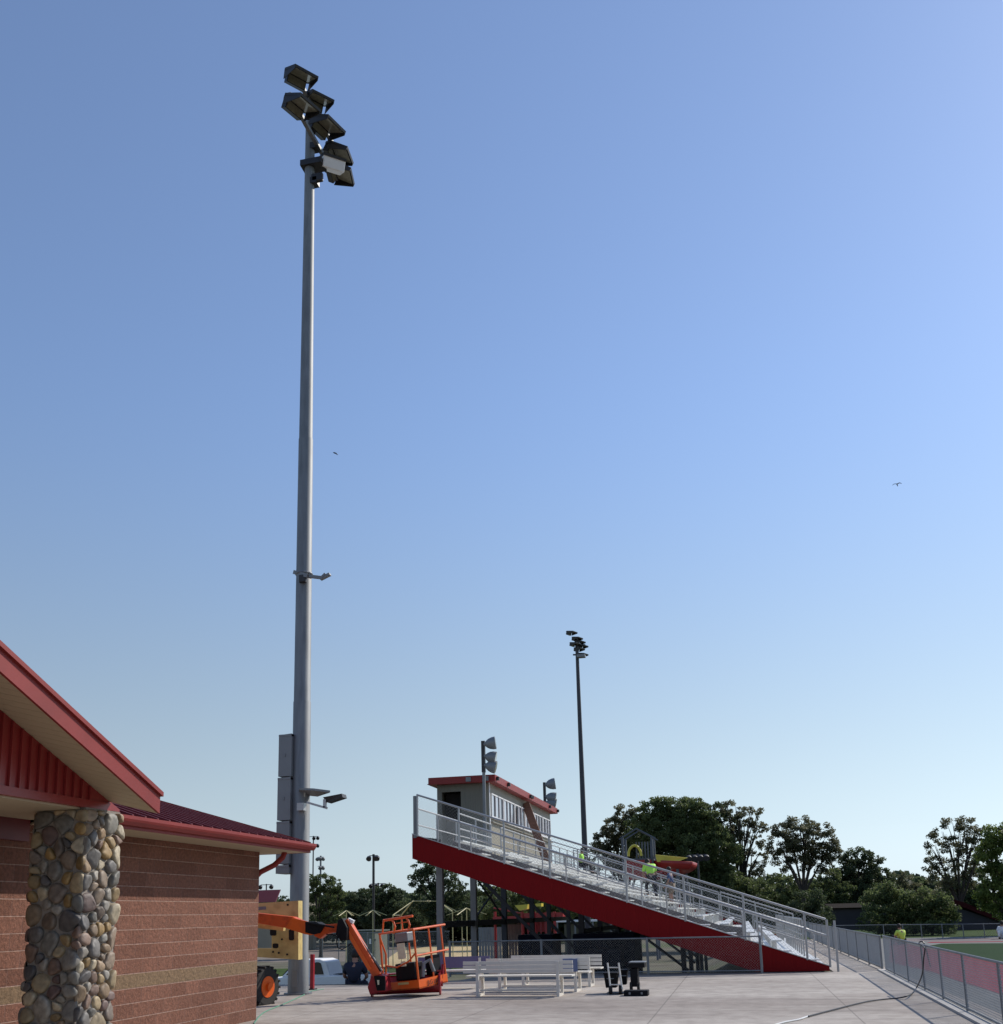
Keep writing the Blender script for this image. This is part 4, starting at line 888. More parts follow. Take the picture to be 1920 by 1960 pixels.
# red roller drum under the basket
rd_ = thing('red_roller', 'deep red metal roller lying on the concrete under the orange basket', 'roller', (-7.2,22.3,0))
ra = V(712,1898,Y=22.25); rb2 = V(842,1896,Y=22.6); rr_=.215
ra.z = rr_+.02; rb2.z = rr_+.04
MB().tube([ra,rb2],.20,24).build('drum', M['red_drum'], rd_, True)
for e_ in (ra,rb2):
    dn=(rb2-ra).normalized(); k=MB(); k.cyl(e_-dn*.012,e_+dn*.025,.25,24); 
    sg = 1 if e_ is rb2 else -1
    k.cyl(e_+dn*.026*sg, e_+dn*.07*sg,.07,12)
    k.build('end_plate', M['red_drum'], rd_)
rf_=MB(); up3=Vector((0,0,1)); rf_.bar(ra+Vector((0,.1,.22)),rb2+Vector((0,.1,.27)),.36,.03); rf_.bar(rb2+Vector((.04,-.1,.0)),rb2+Vector((.04,.25,.30)),.05,.04); rf_.bar(rb2+Vector((.05,.0,.1)),rb2+Vector((.05,.1,.40)),.05,.05); rf_.build('frame', M['red_drum'], rd_)
MB().box((V(804,1886,Y=22.2).x,22.18,.27),(V(822,1886,Y=22.2).x,22.2,.33)).build('decal', M['paper'], rd_) if False else None

# ------------------------------------------------------------------ benches
def bench(name, p0, p1, label, facing, mback, n_sl=3, h=.74, st=.070, grp='metal team benches on the concrete'):
    "p0,p1 = ground line under the backrest; facing=+1 seat is away from the camera"
    p0=Vector((p0[0],p0[1],0)); p1=Vector((p1[0],p1[1],0)); t=thing(name,label,'bench',(p0+p1)/2,grp)
    d=(p1-p0); Ln=d.length; d.normalize(); nn=Vector((-d.y,d.x,0))*facing
    bs=MB()
    for k in range(n_sl): bs.pbox(p0+Vector((0,0,h-.25+.088*k)), d*Ln, nn*.028, Vector((0,0,st)))
    bs.build('backrest', mback, t)
    s_=MB(); 
    for k in range(3): s_.pbox(p0+nn*(.07+.12*k)+Vector((0,0,.40))+d*.04, d*(Ln-.08), nn*.115, Vector((0,0,.035)))
    s_.build('seat', M['bench_alu'], t)
    for f_ in (.135,.865):
        c=p0+d*Ln*f_
        l=MB(); l.pbox(c-d*.03-nn*.045, d*.06, nn*.045, Vector((0,0,h-.02))); l.build('back_post', M['bench_alu'], t)
        l=MB(); l.pbox(c-d*.028+nn*.36, d*.055, nn*.055, Vector((0,0,.398))); l.pbox(c-d*.03-nn*.044, d*.06, nn*.46, Vector((0,0,.045)) ) if False else None; l.pbox(c-d*.024+nn*.001, d*.048, nn*.358, Vector((0,0,.05))+Vector((0,0,0))); l.pbox(c-d*.024+nn*.001+Vector((0,0,.33)), d*.048, nn*.358, Vector((0,0,.06))); l.build('leg', M['bench_alu'], t)
    s2_=MB(); s2_.pbox(p0+d*Ln*.135+nn*.16+Vector((0,0,.10)), d*Ln*.73, nn*.03, Vector((0,0,.04))); s2_.build('stretcher', M['bench_alu'], t)
    return t
def gxy(px,py,Y): q=V(px,py,Y=Y); return (q.x,q.y)
bench('team_bench', gxy(886,1840,22.05), gxy(1096,1841,21.95), 'front aluminium bench with a plain slatted back, nearest the camera', 1, M['bench_alu'])
bench('team_bench', gxy(930,1836,23.35), gxy(1128,1838,23.15), 'middle bench with a blue panel showing past the front bench', 1, M['bench_alu'])
bench('team_bench', gxy(978,1832,24.95), gxy(1151,1832,24.8), 'rear aluminium bench on the right, in front of the navy container', 1, M['bench_alu'])
bench('team_bench', gxy(800,1834,24.3), gxy(937,1834,24.5), 'bench with a solid purple back beside the orange basket', 1, M['bench_purple'], 3, .74, .0878)
q=V(1090,1850,Y=22.9)
o_=[o for o in bpy.data.objects if o.get('label','').startswith('middle bench')][0]
pq = V(1078,1858,Y=23.12); pr2=V(1106,1858,Y=23.12)
MB().box((pq.x,23.10,.44),(pr2.x,23.13,.72)).build('back_panel', M['bench_blue'], o_)

# ------------------------------------------------------------------ hand truck and cases
ht = thing('hand_truck', 'silver hand truck loaded with a black crate, right of the benches', 'hand truck', (-2.8,22.7,0))
hf=MB()
for (a,b2) in (((1163,1843),(1169,1893)),((1184,1843),(1191,1893))):
    hf.tube([V(*a,Y=22.45),V(*b2,Y=22.35)],.02,8)
hf.tube([V(1163,1852,Y=22.45),V(1184,1852,Y=22.45)],.014,6); hf.tube([V(1168,1885,Y=22.37),V(1190,1885,Y=22.37)],.014,6); hf.build('frame', M['bench_alu'], ht, True)
for (x,y) in ((1169,1897),(1188,1895)):
    c=V(x,y,Y=22.4); c.z=.10; w2=MB(); w2.cyl(c-Vector((.03,0,0)),c+Vector((.03,0,0)),.10,16); wq=w2.build('wheel', M['tyre'], ht); MB().cyl(c-Vector((.035,0,0)),c+Vector((.035,0,0)),.04,10).build('hub', M['galv'], wq)
c=V(1176,1895,Y=22.3); MB().box((c.x-.18,22.40,.02),(c.x+.18,22.75,.035)).build('toe_plate', M['galv'], ht)
def crate(x0,x1,y0,y1,z0,z1,label,name='black_crate',m='black',lidm='black'):
    t=thing(name,label,'crate',((x0+x1)/2,(y0+y1)/2,z0))
    tp=.03
    MB().add([(x0+tp,y0+tp,z0),(x1-tp,y0+tp,z0),(x1-tp,y1-tp,z0),(x0+tp,y1-tp,z0),(x0,y0,z1),(x1,y0,z1),(x1,y1,z1),(x0,y1,z1)],[(0,3,2,1),(4,5,6,7),(0,1,5,4),(1,2,6,5),(2,3,7,6),(3,0,4,7)]).build('body', M[m], t, bevel=.01)
    MB().box((x0-.015,y0-.015,z1+.001),(x1+.015,y1+.015,z1+.04)).build('lid', M[lidm], t, bevel=.008)
    h_=MB(); h_.tube([((x0+x1)/2-.07,y0-.01,z0+(z1-z0)*.7),((x0+x1)/2-.07,y0-.05,z0+(z1-z0)*.7),((x0+x1)/2+.07,y0-.05,z0+(z1-z0)*.7),((x0+x1)/2+.07,y0-.01,z0+(z1-z0)*.7)],.01,6).build('handle', M['galv'], t)
    return t
x0=V(1158,1870,Y=22.8).x; x1=V(1183,1870,Y=22.8).x
crate(x0,x1,22.6,22.95,.12,.40,'black plastic crate strapped on the silver hand truck')
crate(V(1186,1870,Y=23).x,V(1201,1870,Y=23).x,22.9,23.2,.16,.44,'narrow black case standing between the hand truck and the bin')
tc_=thing('tool_bin','black wheeled tool bin with an overhanging lid beside the hand truck','bin',(V(1216,1900,Y=23).x,23,0))
xa,xb2=V(1208,1870,Y=23).x,V(1222,1870,Y=23).x
MB().box((xa,22.85,.12),(xb2,23.2,.50)).build('body', M['black'], tc_, bevel=.01)
MB().box((xa-.01,22.83,.52),(xb2+.16,23.3,.62)).build('tray', M['black'], tc_, bevel=.01); MB().box((xa-.02,22.82,.621),(xb2+.17,23.31,.645)).build('lid', M['box_grey'], tc_, bevel=.005)
for xx in (xa-.02,xb2-.02):
    c=Vector((xx,22.9,.11)); wq=MB().cyl(c,c+Vector((.05,0,0)),.11,16).build('wheel', M['tyre'], tc_); MB().cyl(c+Vector((-.005,0,0)),c+Vector((.056,0,0)),.05,10).build('hub', M['galv'], wq)
fc_=thing('tool_case','flat black tool case lying on the concrete','case',(V(1219,1905,Z=0).x,22.05,0))
xa,xb2=V(1196,1904,Y=22.1).x,V(1242,1904,Y=22.1).x
MB().box((xa,21.9,.0),(xb2,22.25,.055)).build('base', M['black'], fc_, bevel=.008); MB().box((xa,21.9,.058),(xb2,22.25,.11)).build('lid', M['black'], fc_, bevel=.008)
k=MB()
for f_ in (.25,.75): k.box((xa+(xb2-xa)*f_-.02,21.885,.035),(xa+(xb2-xa)*f_+.02,21.899,.08))
k.build('latch', M['galv'], fc_)
# red stand beside the pole
rs=thing('red_bollard','slim dark red post standing beside the base of the tall pole','bollard',(V(598,1888,Y=24.5).x,24.6,0))
cx_=V(598,1850,Y=24.6).x
MB().box((cx_-.045,24.55,.0),(cx_+.045,24.65,.86)).build('post', M['red_drum'], rs, bevel=.01); MB().box((cx_-.09,24.5,0),(cx_+.09,24.7,.03)).build('foot', M['dark_metal'], rs)

# cables and hose on the plaza
def cable(name, pts, r, m, label, cat):
    P=[Vector(p) for p in pts]; out=[]
    for i in range(len(P)-1):
        p0=P[max(i-1,0)];p1=P[i];p2=P[i+1];p3=P[min(i+2,len(P)-1)]
        for k in range(6):
            t=k/6; out.append(.5*((2*p1)+(-p0+p2)*t+(2*p0-5*p1+4*p2-p3)*t*t+(-p0+3*p1-3*p2+p3)*t**3))
    out.append(P[-1]); o=MB().tube(out,r,7).build(name,m,None,True); return tag(o,label,cat)
cable('black_cable',[V(1548,1945,Z=.02),V(1590,1934,Z=.02),V(1625,1925,Z=.02),V(1660,1917,Z=.02),V(1690,1913,Z=.02),V(1722,1910,Z=.03),V(1740,1905,Z=.06),V(1752,1895,X=3.36),V(1765,1866,X=3.38),V(1768,1835,X=3.39),V(1770,1815,X=3.40),(3.42,22.4,.955),(3.50,22.3,.95),(3.56,22.2,.5)],.013,M['hose'],'black cable hanging off the fence and snaking across the concrete','cable')
cable('extension_cord',[V(1470,1966,Z=.014),V(1500,1957,Z=.014),V(1530,1951,Z=.014),V(1550,1944,Z=.014)],.013,M['white_cord'],'white cord joined to the end of the black cable','cord')
cable('green_hose',[V(486,1959,Z=.012),V(505,1938,Z=.012),V(545,1921,Z=.012),V(580,1905,Z=.012),V(592,1898,Z=.012),V(620,1893,Z=.012)],.010,M['green_hose'],'thin green hose along the concrete by the building corner','hose')

# ------------------------------------------------------------------ pickup truck (on the lower ground)
tk = thing('pickup_truck', 'white pickup truck parked on the lower ground behind the tall pole', 'truck', (-18.5,44,-1.9))
TY=43.2; zg=-1.9
x0t=V(494,1880,Y=TY).x; L_=5.5
def tp(a,z): return Vector((x0t+a,TY,zg+z))
body=[(0,.45),(0,.95),(.15,1.08),(1.35,1.16),(3.35,1.20),(5.5,1.24),(5.5,.5)]
bm2=MB(); bm2.prism([tp(a,z) for a,z in body],(0,1.85,0)); bm2.build('body', M['white'], tk, bevel=.05)
cab=[(1.05,1.15),(1.75,1.82),(2.0,1.90),(2.85,1.90),(3.15,1.80),(3.38,1.19)]
cm=MB(); cm.prism([tp(a,z)+Vector((0,.12,0)) for a,z in cab],(0,1.6,0)); cm.build('cab', M['white'], tk, bevel=.05)
MB().prism([tp(a,z)+Vector((0,.10,0)) for a,z in ((2.42,1.25),(2.50,1.62),(2.64,1.76),(2.80,1.78),(2.92,1.72),(3.06,1.25))],(0,.03,0)).build('side_window', M['truck_glass'], tk)
MB().prism([tp(a,z)+Vector((0,.10,0)) for a,z in ((1.28,1.25),(1.78,1.72),(2.28,1.74),(2.28,1.25))],(0,.03,0)).build('side_window', M['truck_glass'], tk)
MB().pbox(tp(1.10,1.22)+Vector((-.03,.25,0)), Vector((.62,0,.60)), Vector((0,1.34,0)), Vector((-.02,0,.02))).build('windshield', M['truck_glass'], tk)
for a in (1.0,4.4):
    for yy in (0,1.65):
        c=tp(a,.38)+Vector((0,yy,0)); wq=MB().cyl(c,c+Vector((0,.22,0)),.38,20).build('wheel', M['tyre'], tk); MB().cyl(c-Vector((0,.01,0)),c+Vector((0,.23,0)),.2,14).build('rim', M['galv'], wq)
MB().box(tuple(tp(3.5,1.245)+Vector((0,.1,0))),tuple(tp(5.4,1.26)+Vector((0,1.7,0)))).build('truck_bed', M['black'], tk)
MB().box(tuple(tp(-.02,.7)+Vector((0,.1,0))),tuple(tp(.02,.9)+Vector((0,.4,0)))).build('headlight', M['pane'], tk)
MB().box(tuple(tp(1.55,1.22)+Vector((0,-.16,0))),tuple(tp(1.68,1.40)+Vector((0,-.002,0)))).build('mirror', M['black'], tk)

# ------------------------------------------------------------------ containers under the stand
def bin_(name,label,x0,x1,y0,y1,z0,z1,cat,m='navy'):
    t=thing(name,label,cat,((x0+x1)/2,y0,z0))
    b=MB(); b.box((x0,y0,z0+.15),(x1,y1,z1)); n=max(3,int((x1-x0)/.45))
    for k in range(n+1):
        xx=x0+(x1-x0)*k/n; b.box((xx-.04,y0-.06,z0+.15),(xx+.04,y0-.001,z1-.1))
    b.box((x0-.05,y0-.08,z1-.099),(x1+.05,y0-.001,z1-.0)); b.build('body', M[m], t)
    l=MB(); l.box((x0-.04,y0-.06,z1+.002),(x1+.04,y1+.05,z1+.05)); l.build('lid', M[m], t)
    w2=MB()
    for xx in (x0+.15,x1-.15): w2.cyl((xx,y0+.1,z0+.08),(xx+.06,y0+.1,z0+.08),.08,10); w2.cyl((xx,y1-.1,z0+.08),(xx+.06,y1-.1,z0+.08),.08,10)
    w2.build('caster', M['tyre'], t)
    return t
z36=gz(-6.5,38)
bin_('dumpster','smaller navy dumpster between the columns under the bleachers',V(995,1800,Y=38).x,V(1056,1800,Y=38).x,38,40,z36,V(1020,1792,Y=38).z,'dumpster')
bin_('dumpster','large navy dumpster behind the hand truck under the bleachers',V(1100,1800,Y=34).x,V(1212,1800,Y=34).x,34,36.5,gz(-4,34),V(1150,1790,Y=34).z,'dumpster')
bin_('equipment_trunk','dark navy trunk stacked in front of the large dumpster',V(1120,1800,Y=32.0).x,V(1186,1800,Y=32.0).x,31.8,33,-.1,.55,'trunk')

# ------------------------------------------------------------------ play structures, poles, sheds
def far_pole(px,py_top,Y,label,arms,r=.11,m='dark_metal',yb=None):
    q=V(px,py_top,Y=Y); t=thing('flood_pole',label,'light pole',(q.x,Y,-1.9),'distant floodlight poles')
    MB().tube([(q.x,Y,-1.9),(q.x,Y,q.z)],[r*1.2,r],8).build('pole',M[m],t,True)
    for (dzz,w_,ls) in arms:
        MB().bar((q.x-w_/2,Y,q.z-dzz),(q.x+w_/2,Y,q.z-dzz),.08,.08).build('crossarm',M[m],t)
        for f_ in ls:
            c=Vector((q.x+f_*w_/2,Y-.05,q.z-dzz-.2)); MB().tube([c+Vector((0,.15,.1)),c,c+Vector((.02,-.22,-.16))],[.07,.24,.28],10).build('floodlight',M[m],t,True)
far_pole(715,1635,100,'tall dark flood pole behind the shed, with lamps left and right',[(.15,.9,(-1,.6,1))],.13)
far_pole(724,1690,130,'short double armed flood pole over the distant wood',[(.1,2.0,(-1,-.2,.6,1.1))],.12)
far_pole(614,1638,140,'pale lattice flood pole above the left trees',[(.2,.9,(-1,0,1)),(1.5,.9,(0,1))],.14,'galv')
far_pole(600,1600,150,'slender flood pole next to the tall near pole with four lamps',[(.1,1.6,(.2,1)),(1.3,1.6,(.1,1))],.1)
far_pole(1335,1634,92,'distant flood pole with a row of pale lamps just right of the red slide',[(.1,1.5,(-1,-.33,.33,1))],.08,'steel_dark')
far_pole(1567,1732,80,'small lamp post in front of the dark bush by the grey house',[(.05,.5,(-.5,.5))],.05,'galv')
far_pole(510,1692,120,'small twin lamp flood pole above the maroon roof',[(.1,1.5,(-1,1))],.08)

def umbrella(px,py,Y,w_,label,drop=.55,yb=None):
    q=V(px,py,Y=Y); t=thing('umbrella_frame',label,'frame',(q.x,Y,-1.9),'bare yellow shade frames in the lower yard')
    MB().cyl((q.x,Y,-1.9),(q.x,Y,q.z),.04,8).build('post',M['yellow_tube'],t,True)
    k=MB()
    for a in range(6):
        g=a*math.pi/3+.3; k.cyl((q.x,Y,q.z+.0),(q.x+w_*math.cos(g),Y+w_*math.sin(g),q.z-drop),.03,6)
    k.build('rib',M['yellow_tube'],t,True)
umbrella(663,1743,75,1.0,'left bare yellow umbrella frame above the boom joint',.4)
umbrella(714,1742,75,1.05,'right bare yellow umbrella frame over the shed',.42)
umbrella(893,1738,75,1.5,'bare yellow umbrella frame seen between the stand columns',.5)
sf=thing('shade_frame','large pale yellow hipped shade frame over the lower yard','frame',(-24,75,-1.9))
k=MB()
A=[V(752,1752,Y=73),V(790,1725,Y=75),V(838,1725,Y=77),V(884,1750,Y=77)]
for a,b2 in zip(A[:-1],A[1:]): k.cyl(a,b2,.04,6)
k.cyl(V(752,1752,Y=73),V(768,1752,Y=79),.05,6); k.cyl(V(768,1752,Y=79),V(790,1725,Y=75),.05,6); k.cyl(V(838,1725,Y=77),V(866,1745,Y=72),.06,6)
k.build('roof_tube',M['yellow_tube'],sf,True)
for q in (V(752,1752,Y=73),V(768,1752,Y=79),V(884,1750,Y=77),V(866,1745,Y=72)): MB().cyl((q.x,q.y,-1.9),tuple(q),.035,8).build('post',M['yellow_tube'],sf,True)

sh=thing('utility_shed','grey green shed with a dark doorway behind the boom arm','shed',(-28,78,-1.9))
xa,xb2=V(664,1800,Y=77).x,V(717,1800,Y=77).x; zt_=V(700,1783,Y=77).z
MB().box((xa,77,-1.9),(xb2,80,zt_)).build('wall',M['shed'],sh); MB().box((xa-.15,76.8,zt_+.001),(xb2+.15,80.2,zt_+.10)).build('roof',M['shed'],sh)
MB().box((xa+.1,76.97,-1.9),(V(691,1800,Y=77).x,76.999,zt_-.9)).build('door',M['void'],sh)
c=V(708,1802,Y=76.9); MB().box((c.x-.07,76.96,c.z-.2),(c.x+.07,76.995,c.z+.2)).build('notice',M['white'],sh)

wt=thing('slide_tower','grey open frame play tower with a peaked frame top, behind the bleachers','play tower',(-7.4,80,-1.9))
xa,xb2=V(1193,1640,Y=80).x,V(1249,1640,Y=80).x; ze=V(1222,1603,Y=80).z; zp=V(1220,1586,Y=80).z; xm=(xa+xb2)/2
for x in (xa,xb2):
    for y in (80,82.2): MB().cyl((x,y,-1.9),(x,y,ze),.09,8).build('post',M['play_grey'],wt,True)
k=MB()
for y in (80,82.2): k.cyl((xa-.25,y,ze-.1),(xm,y,zp),.06,6); k.cyl((xm,y,zp),(xb2+.3,y,ze-.12),.06,6)
k.cyl((xm,80,zp),(xm,82.2,zp),.06,6); k.build('gable_frame',M['play_grey'],wt,True)
zd=V(1222,1643,Y=80).z
k=MB(); x=xa+1.0
while x<xb2-.05: k.box((x,79.95,zd),(x+.1,80.0,ze-.35)); x+=.22
k.box((xa,80,zd-.12),(xb2,82.2,zd)); k.build('slat_panel',M['play_grey'],wt)
q=V(1215,1630,Y=79.9); k=MB(); arc=[(q.x+.5*math.cos(t),79.8,q.z-.35+.8*math.sin(t)) for t in [math.pi*i/10 for i in range(11)]]; k.tube(arc,.10,8); k.build('arch_panel',M['play_yellow'],wt,True)
MB().box((xa+.2,79.9,zd-1.6),(xb2-.1,82,zd-.13)).build('side_panel',M['play_red'],wt)
ws=thing('water_slide','red and yellow tube slide curling out to the right of the grey tower','slide',(-4.5,80,-1.9))
path=[V(1254,1648,Y=81),V(1275,1647,Y=80),V(1296,1648,Y=79),V(1312,1650,Y=79.2),V(1319,1653,Y=80.4),V(1312,1657,Y=82),V(1290,1662,Y=83),V(1262,1668,Y=83),V(1245,1675,Y=82)]
k=MB(); P_=path; nseg=len(P_)
def channel(P_, r, a0, a1, mats, name, parent, th=.05):
    k=MB(); rows=[]
    for i,p in enumerate(P_):
        t=(P_[min(i+1,len(P_)-1)]-P_[max(i-1,0)]).normalized(); s_=t.cross(Vector((0,0,1))).normalized(); u_=s_.cross(t)
        rows.append([p+s_*math.cos(g)*r+u_*math.sin(g)*r for g in [a0+(a1-a0)*j/8 for j in range(9)]])
    vs=[q for r_ in rows for q in r_]; k.add(vs,[(i*9+j,i*9+j+1,(i+1)*9+j+1,(i+1)*9+j) for i in range(len(rows)-1) for j in range(8)])
    o=k.build(name,mats,parent,True); sd2=o.modifiers.new('thick','SOLIDIFY'); sd2.thickness=th; return o
channel(path,.62,math.pi,2*math.pi,M['play_red'],'slide_trough',ws)
channel([p+Vector((0,.25,.06)) for p in path[:6]],.5,math.pi*1.02,math.pi*1.95,M['play_yellow'],'slide_liner',ws)
MB().prism([V(1254,1636,Y=79.6),V(1316,1642,Y=79.0),V(1300,1648,Y=79.0),V(1258,1650,Y=79.6)],(0,.9,.05)).build('canopy',M['play_yellow'],ws)
for p in (path[2],path[5]): MB().cyl((p.x,p.y,-1.9),(p.x,p.y,p.z-.6),.12,8).build('post',M['play_grey'],ws,True)
for n_,(x,y) in enumerate(((1318,1636),(1330,1636),(1338,1636),(1348,1636))): pass

rp_=thing('play_house','long red play structure with yellow canopy seen under the bleachers','play structure',(-15,70,-1.9))
xa,xb2=V(945,1770,Y=70).x,V(1078,1770,Y=70).x
MB().box((V(1002,1770,Y=70).x,70,V(1000,1760,Y=70).z),(xb2,72,V(1000,1748,Y=70).z)).build('upper_panel',M['play_red'],rp_)
MB().box((V(1000,1770,Y=70).x,71.5,V(1000,1785,Y=70).z),(V(1048,1770,Y=70).x,71.6,V(1000,1762,Y=70).z)).build('mesh_panel',M['red_drum'],rp_)
k=MB(); x=V(1000,1770,Y=70).x
while x<V(1046,1770,Y=70).x: k.box((x,70.2,V(1000,1797,Y=70).z),(x+.08,70.28,V(1000,1761,Y=70).z)); x+=.30
k.build('baluster',M['red_drum'],rp_)
MB().bar(V(945,1738,Y=70),V(1002,1749,Y=70),.1,.1).bar(V(945,1762,Y=70),V(1002,1760,Y=70),.5,.5).build('rail',M['play_red'],rp_)
MB().prism(PY([(985,1733),(1010,1731),(1008,1740),(994,1743)],69.6),(0,.8,0)).prism(PY([(1024,1730),(1036,1729),(1036,1735),(1026,1735)],69.6),(0,.8,0)).build('canopy',M['play_yellow'],rp_)
for x in (948,1000,1024,1048,1062): q=V(x,1770,Y=70); MB().cyl((q.x,70,-1.9),(q.x,70,V(x,1745,Y=70).z),.1,8).build('post',M['play_red'],rp_,True)

pf=thing('privacy_fence','pale grey board fence behind the sand lot','fence',(-22,72,-1.9))
k=MB(); x=V(916,1790,Y=72).x
while x<V(957,1790,Y=72).x: k.box((x,72,-1.9),(x+.19,72.03,V(935,1775,Y=72).z)); x+=.21
k.build('board',M['galv'],pf)
wf=thing('privacy_fence','brown board fence beside the red play structure','fence',(-17,71,-1.9))
k=MB(); x=V(962,1790,Y=71).x
while x<V(998,1790,Y=71).x: k.box((x,71,-1.9),(x+.19,71.03,V(980,1770,Y=71).z)); x+=.21
k.build('board',M['brown_wood'],wf)
sl_=thing('white_shelter','low shelter with a thin white roof edge beyond the bleachers','shelter',(-12,95,-1.9))
xa,xb2=V(1060,1763,Y=95).x,V(1175,1763,Y=95).x; z_=V(1100,1763,Y=95).z
MB().box((xa,95,z_-.08),(xb2,100,z_+.08)).build('roof',M['white'],sl_)
for k_ in range(4): xx=xa+.3+(xb2-xa-.6)*k_/3; MB().box((xx-.07,95.1,-1.9),(xx+.07,95.25,z_-.081)).build('post',M['galv'],sl_)
MB().box((xa+.2,99.5,-1.9),(xb2-.2,99.7,z_-.3)).build('back_wall',M['shed'],sl_)

mb_=thing('maroon_barn','maroon gabled building beyond the corner of the brick building','building',(-45,110,-1.9))
xa,xb2=V(440,1705,Y=110).x,V(530,1705,Y=110).x; zt_=V(510,1702,Y=110).z; zb_=V(510,1727,Y=110).z
MB().box((xa,110,-1.9),(xb2-.2,122,zb_-.02)).build('wall',M['tan_wall'],mb_)
MB().prism([(xa,109.6,zb_),(xb2,109.6,zb_),(xb2-1.0,113,zt_),(xa,113,zt_)],(0,.25,0)).build('roof',M['roof_maroon_metal'],mb_)

hb=thing('grey_house','long grey house with brown roof behind the bushes','house',(12,95,0))
xa=V(1596,1750,Y=84).x; xb2=V(1845,1750,Y=84).x; ze=V(1640,1737,Y=84).z
MB().box((xa,84,-.02),(xb2,90,ze)).build('wall',M['wall_grey'],hb)
MB().prism([(xa-.4,83.6,ze),(xb2+.3,83.6,ze),(xb2+.3,87,ze+.34),(xa-.4,87,ze+.34)],(0,.08,-.05)).build('roof',M['roof_brown'],hb)
h2=thing('gabled_house','house with a sloping maroon roof at the right edge of the field','house',(20,72,0))
yy=76
MB().prism([V(1835,1738,Y=yy),V(1835,1790,Y=yy),V(2010,1790,Y=yy),V(1925,1768,Y=yy)],(0,6,0)).build('wall',M['wall_grey'],h2)
MB().prism([V(1826,1722,Y=yy-.3),V(1848,1728,Y=yy-.3),V(1930,1765,Y=yy-.3),V(1930,1771,Y=yy-.3),V(1846,1737,Y=yy-.3),V(1826,1730,Y=yy-.3)],(0,7,0)).build('roof',M['roof_maroon'],h2)

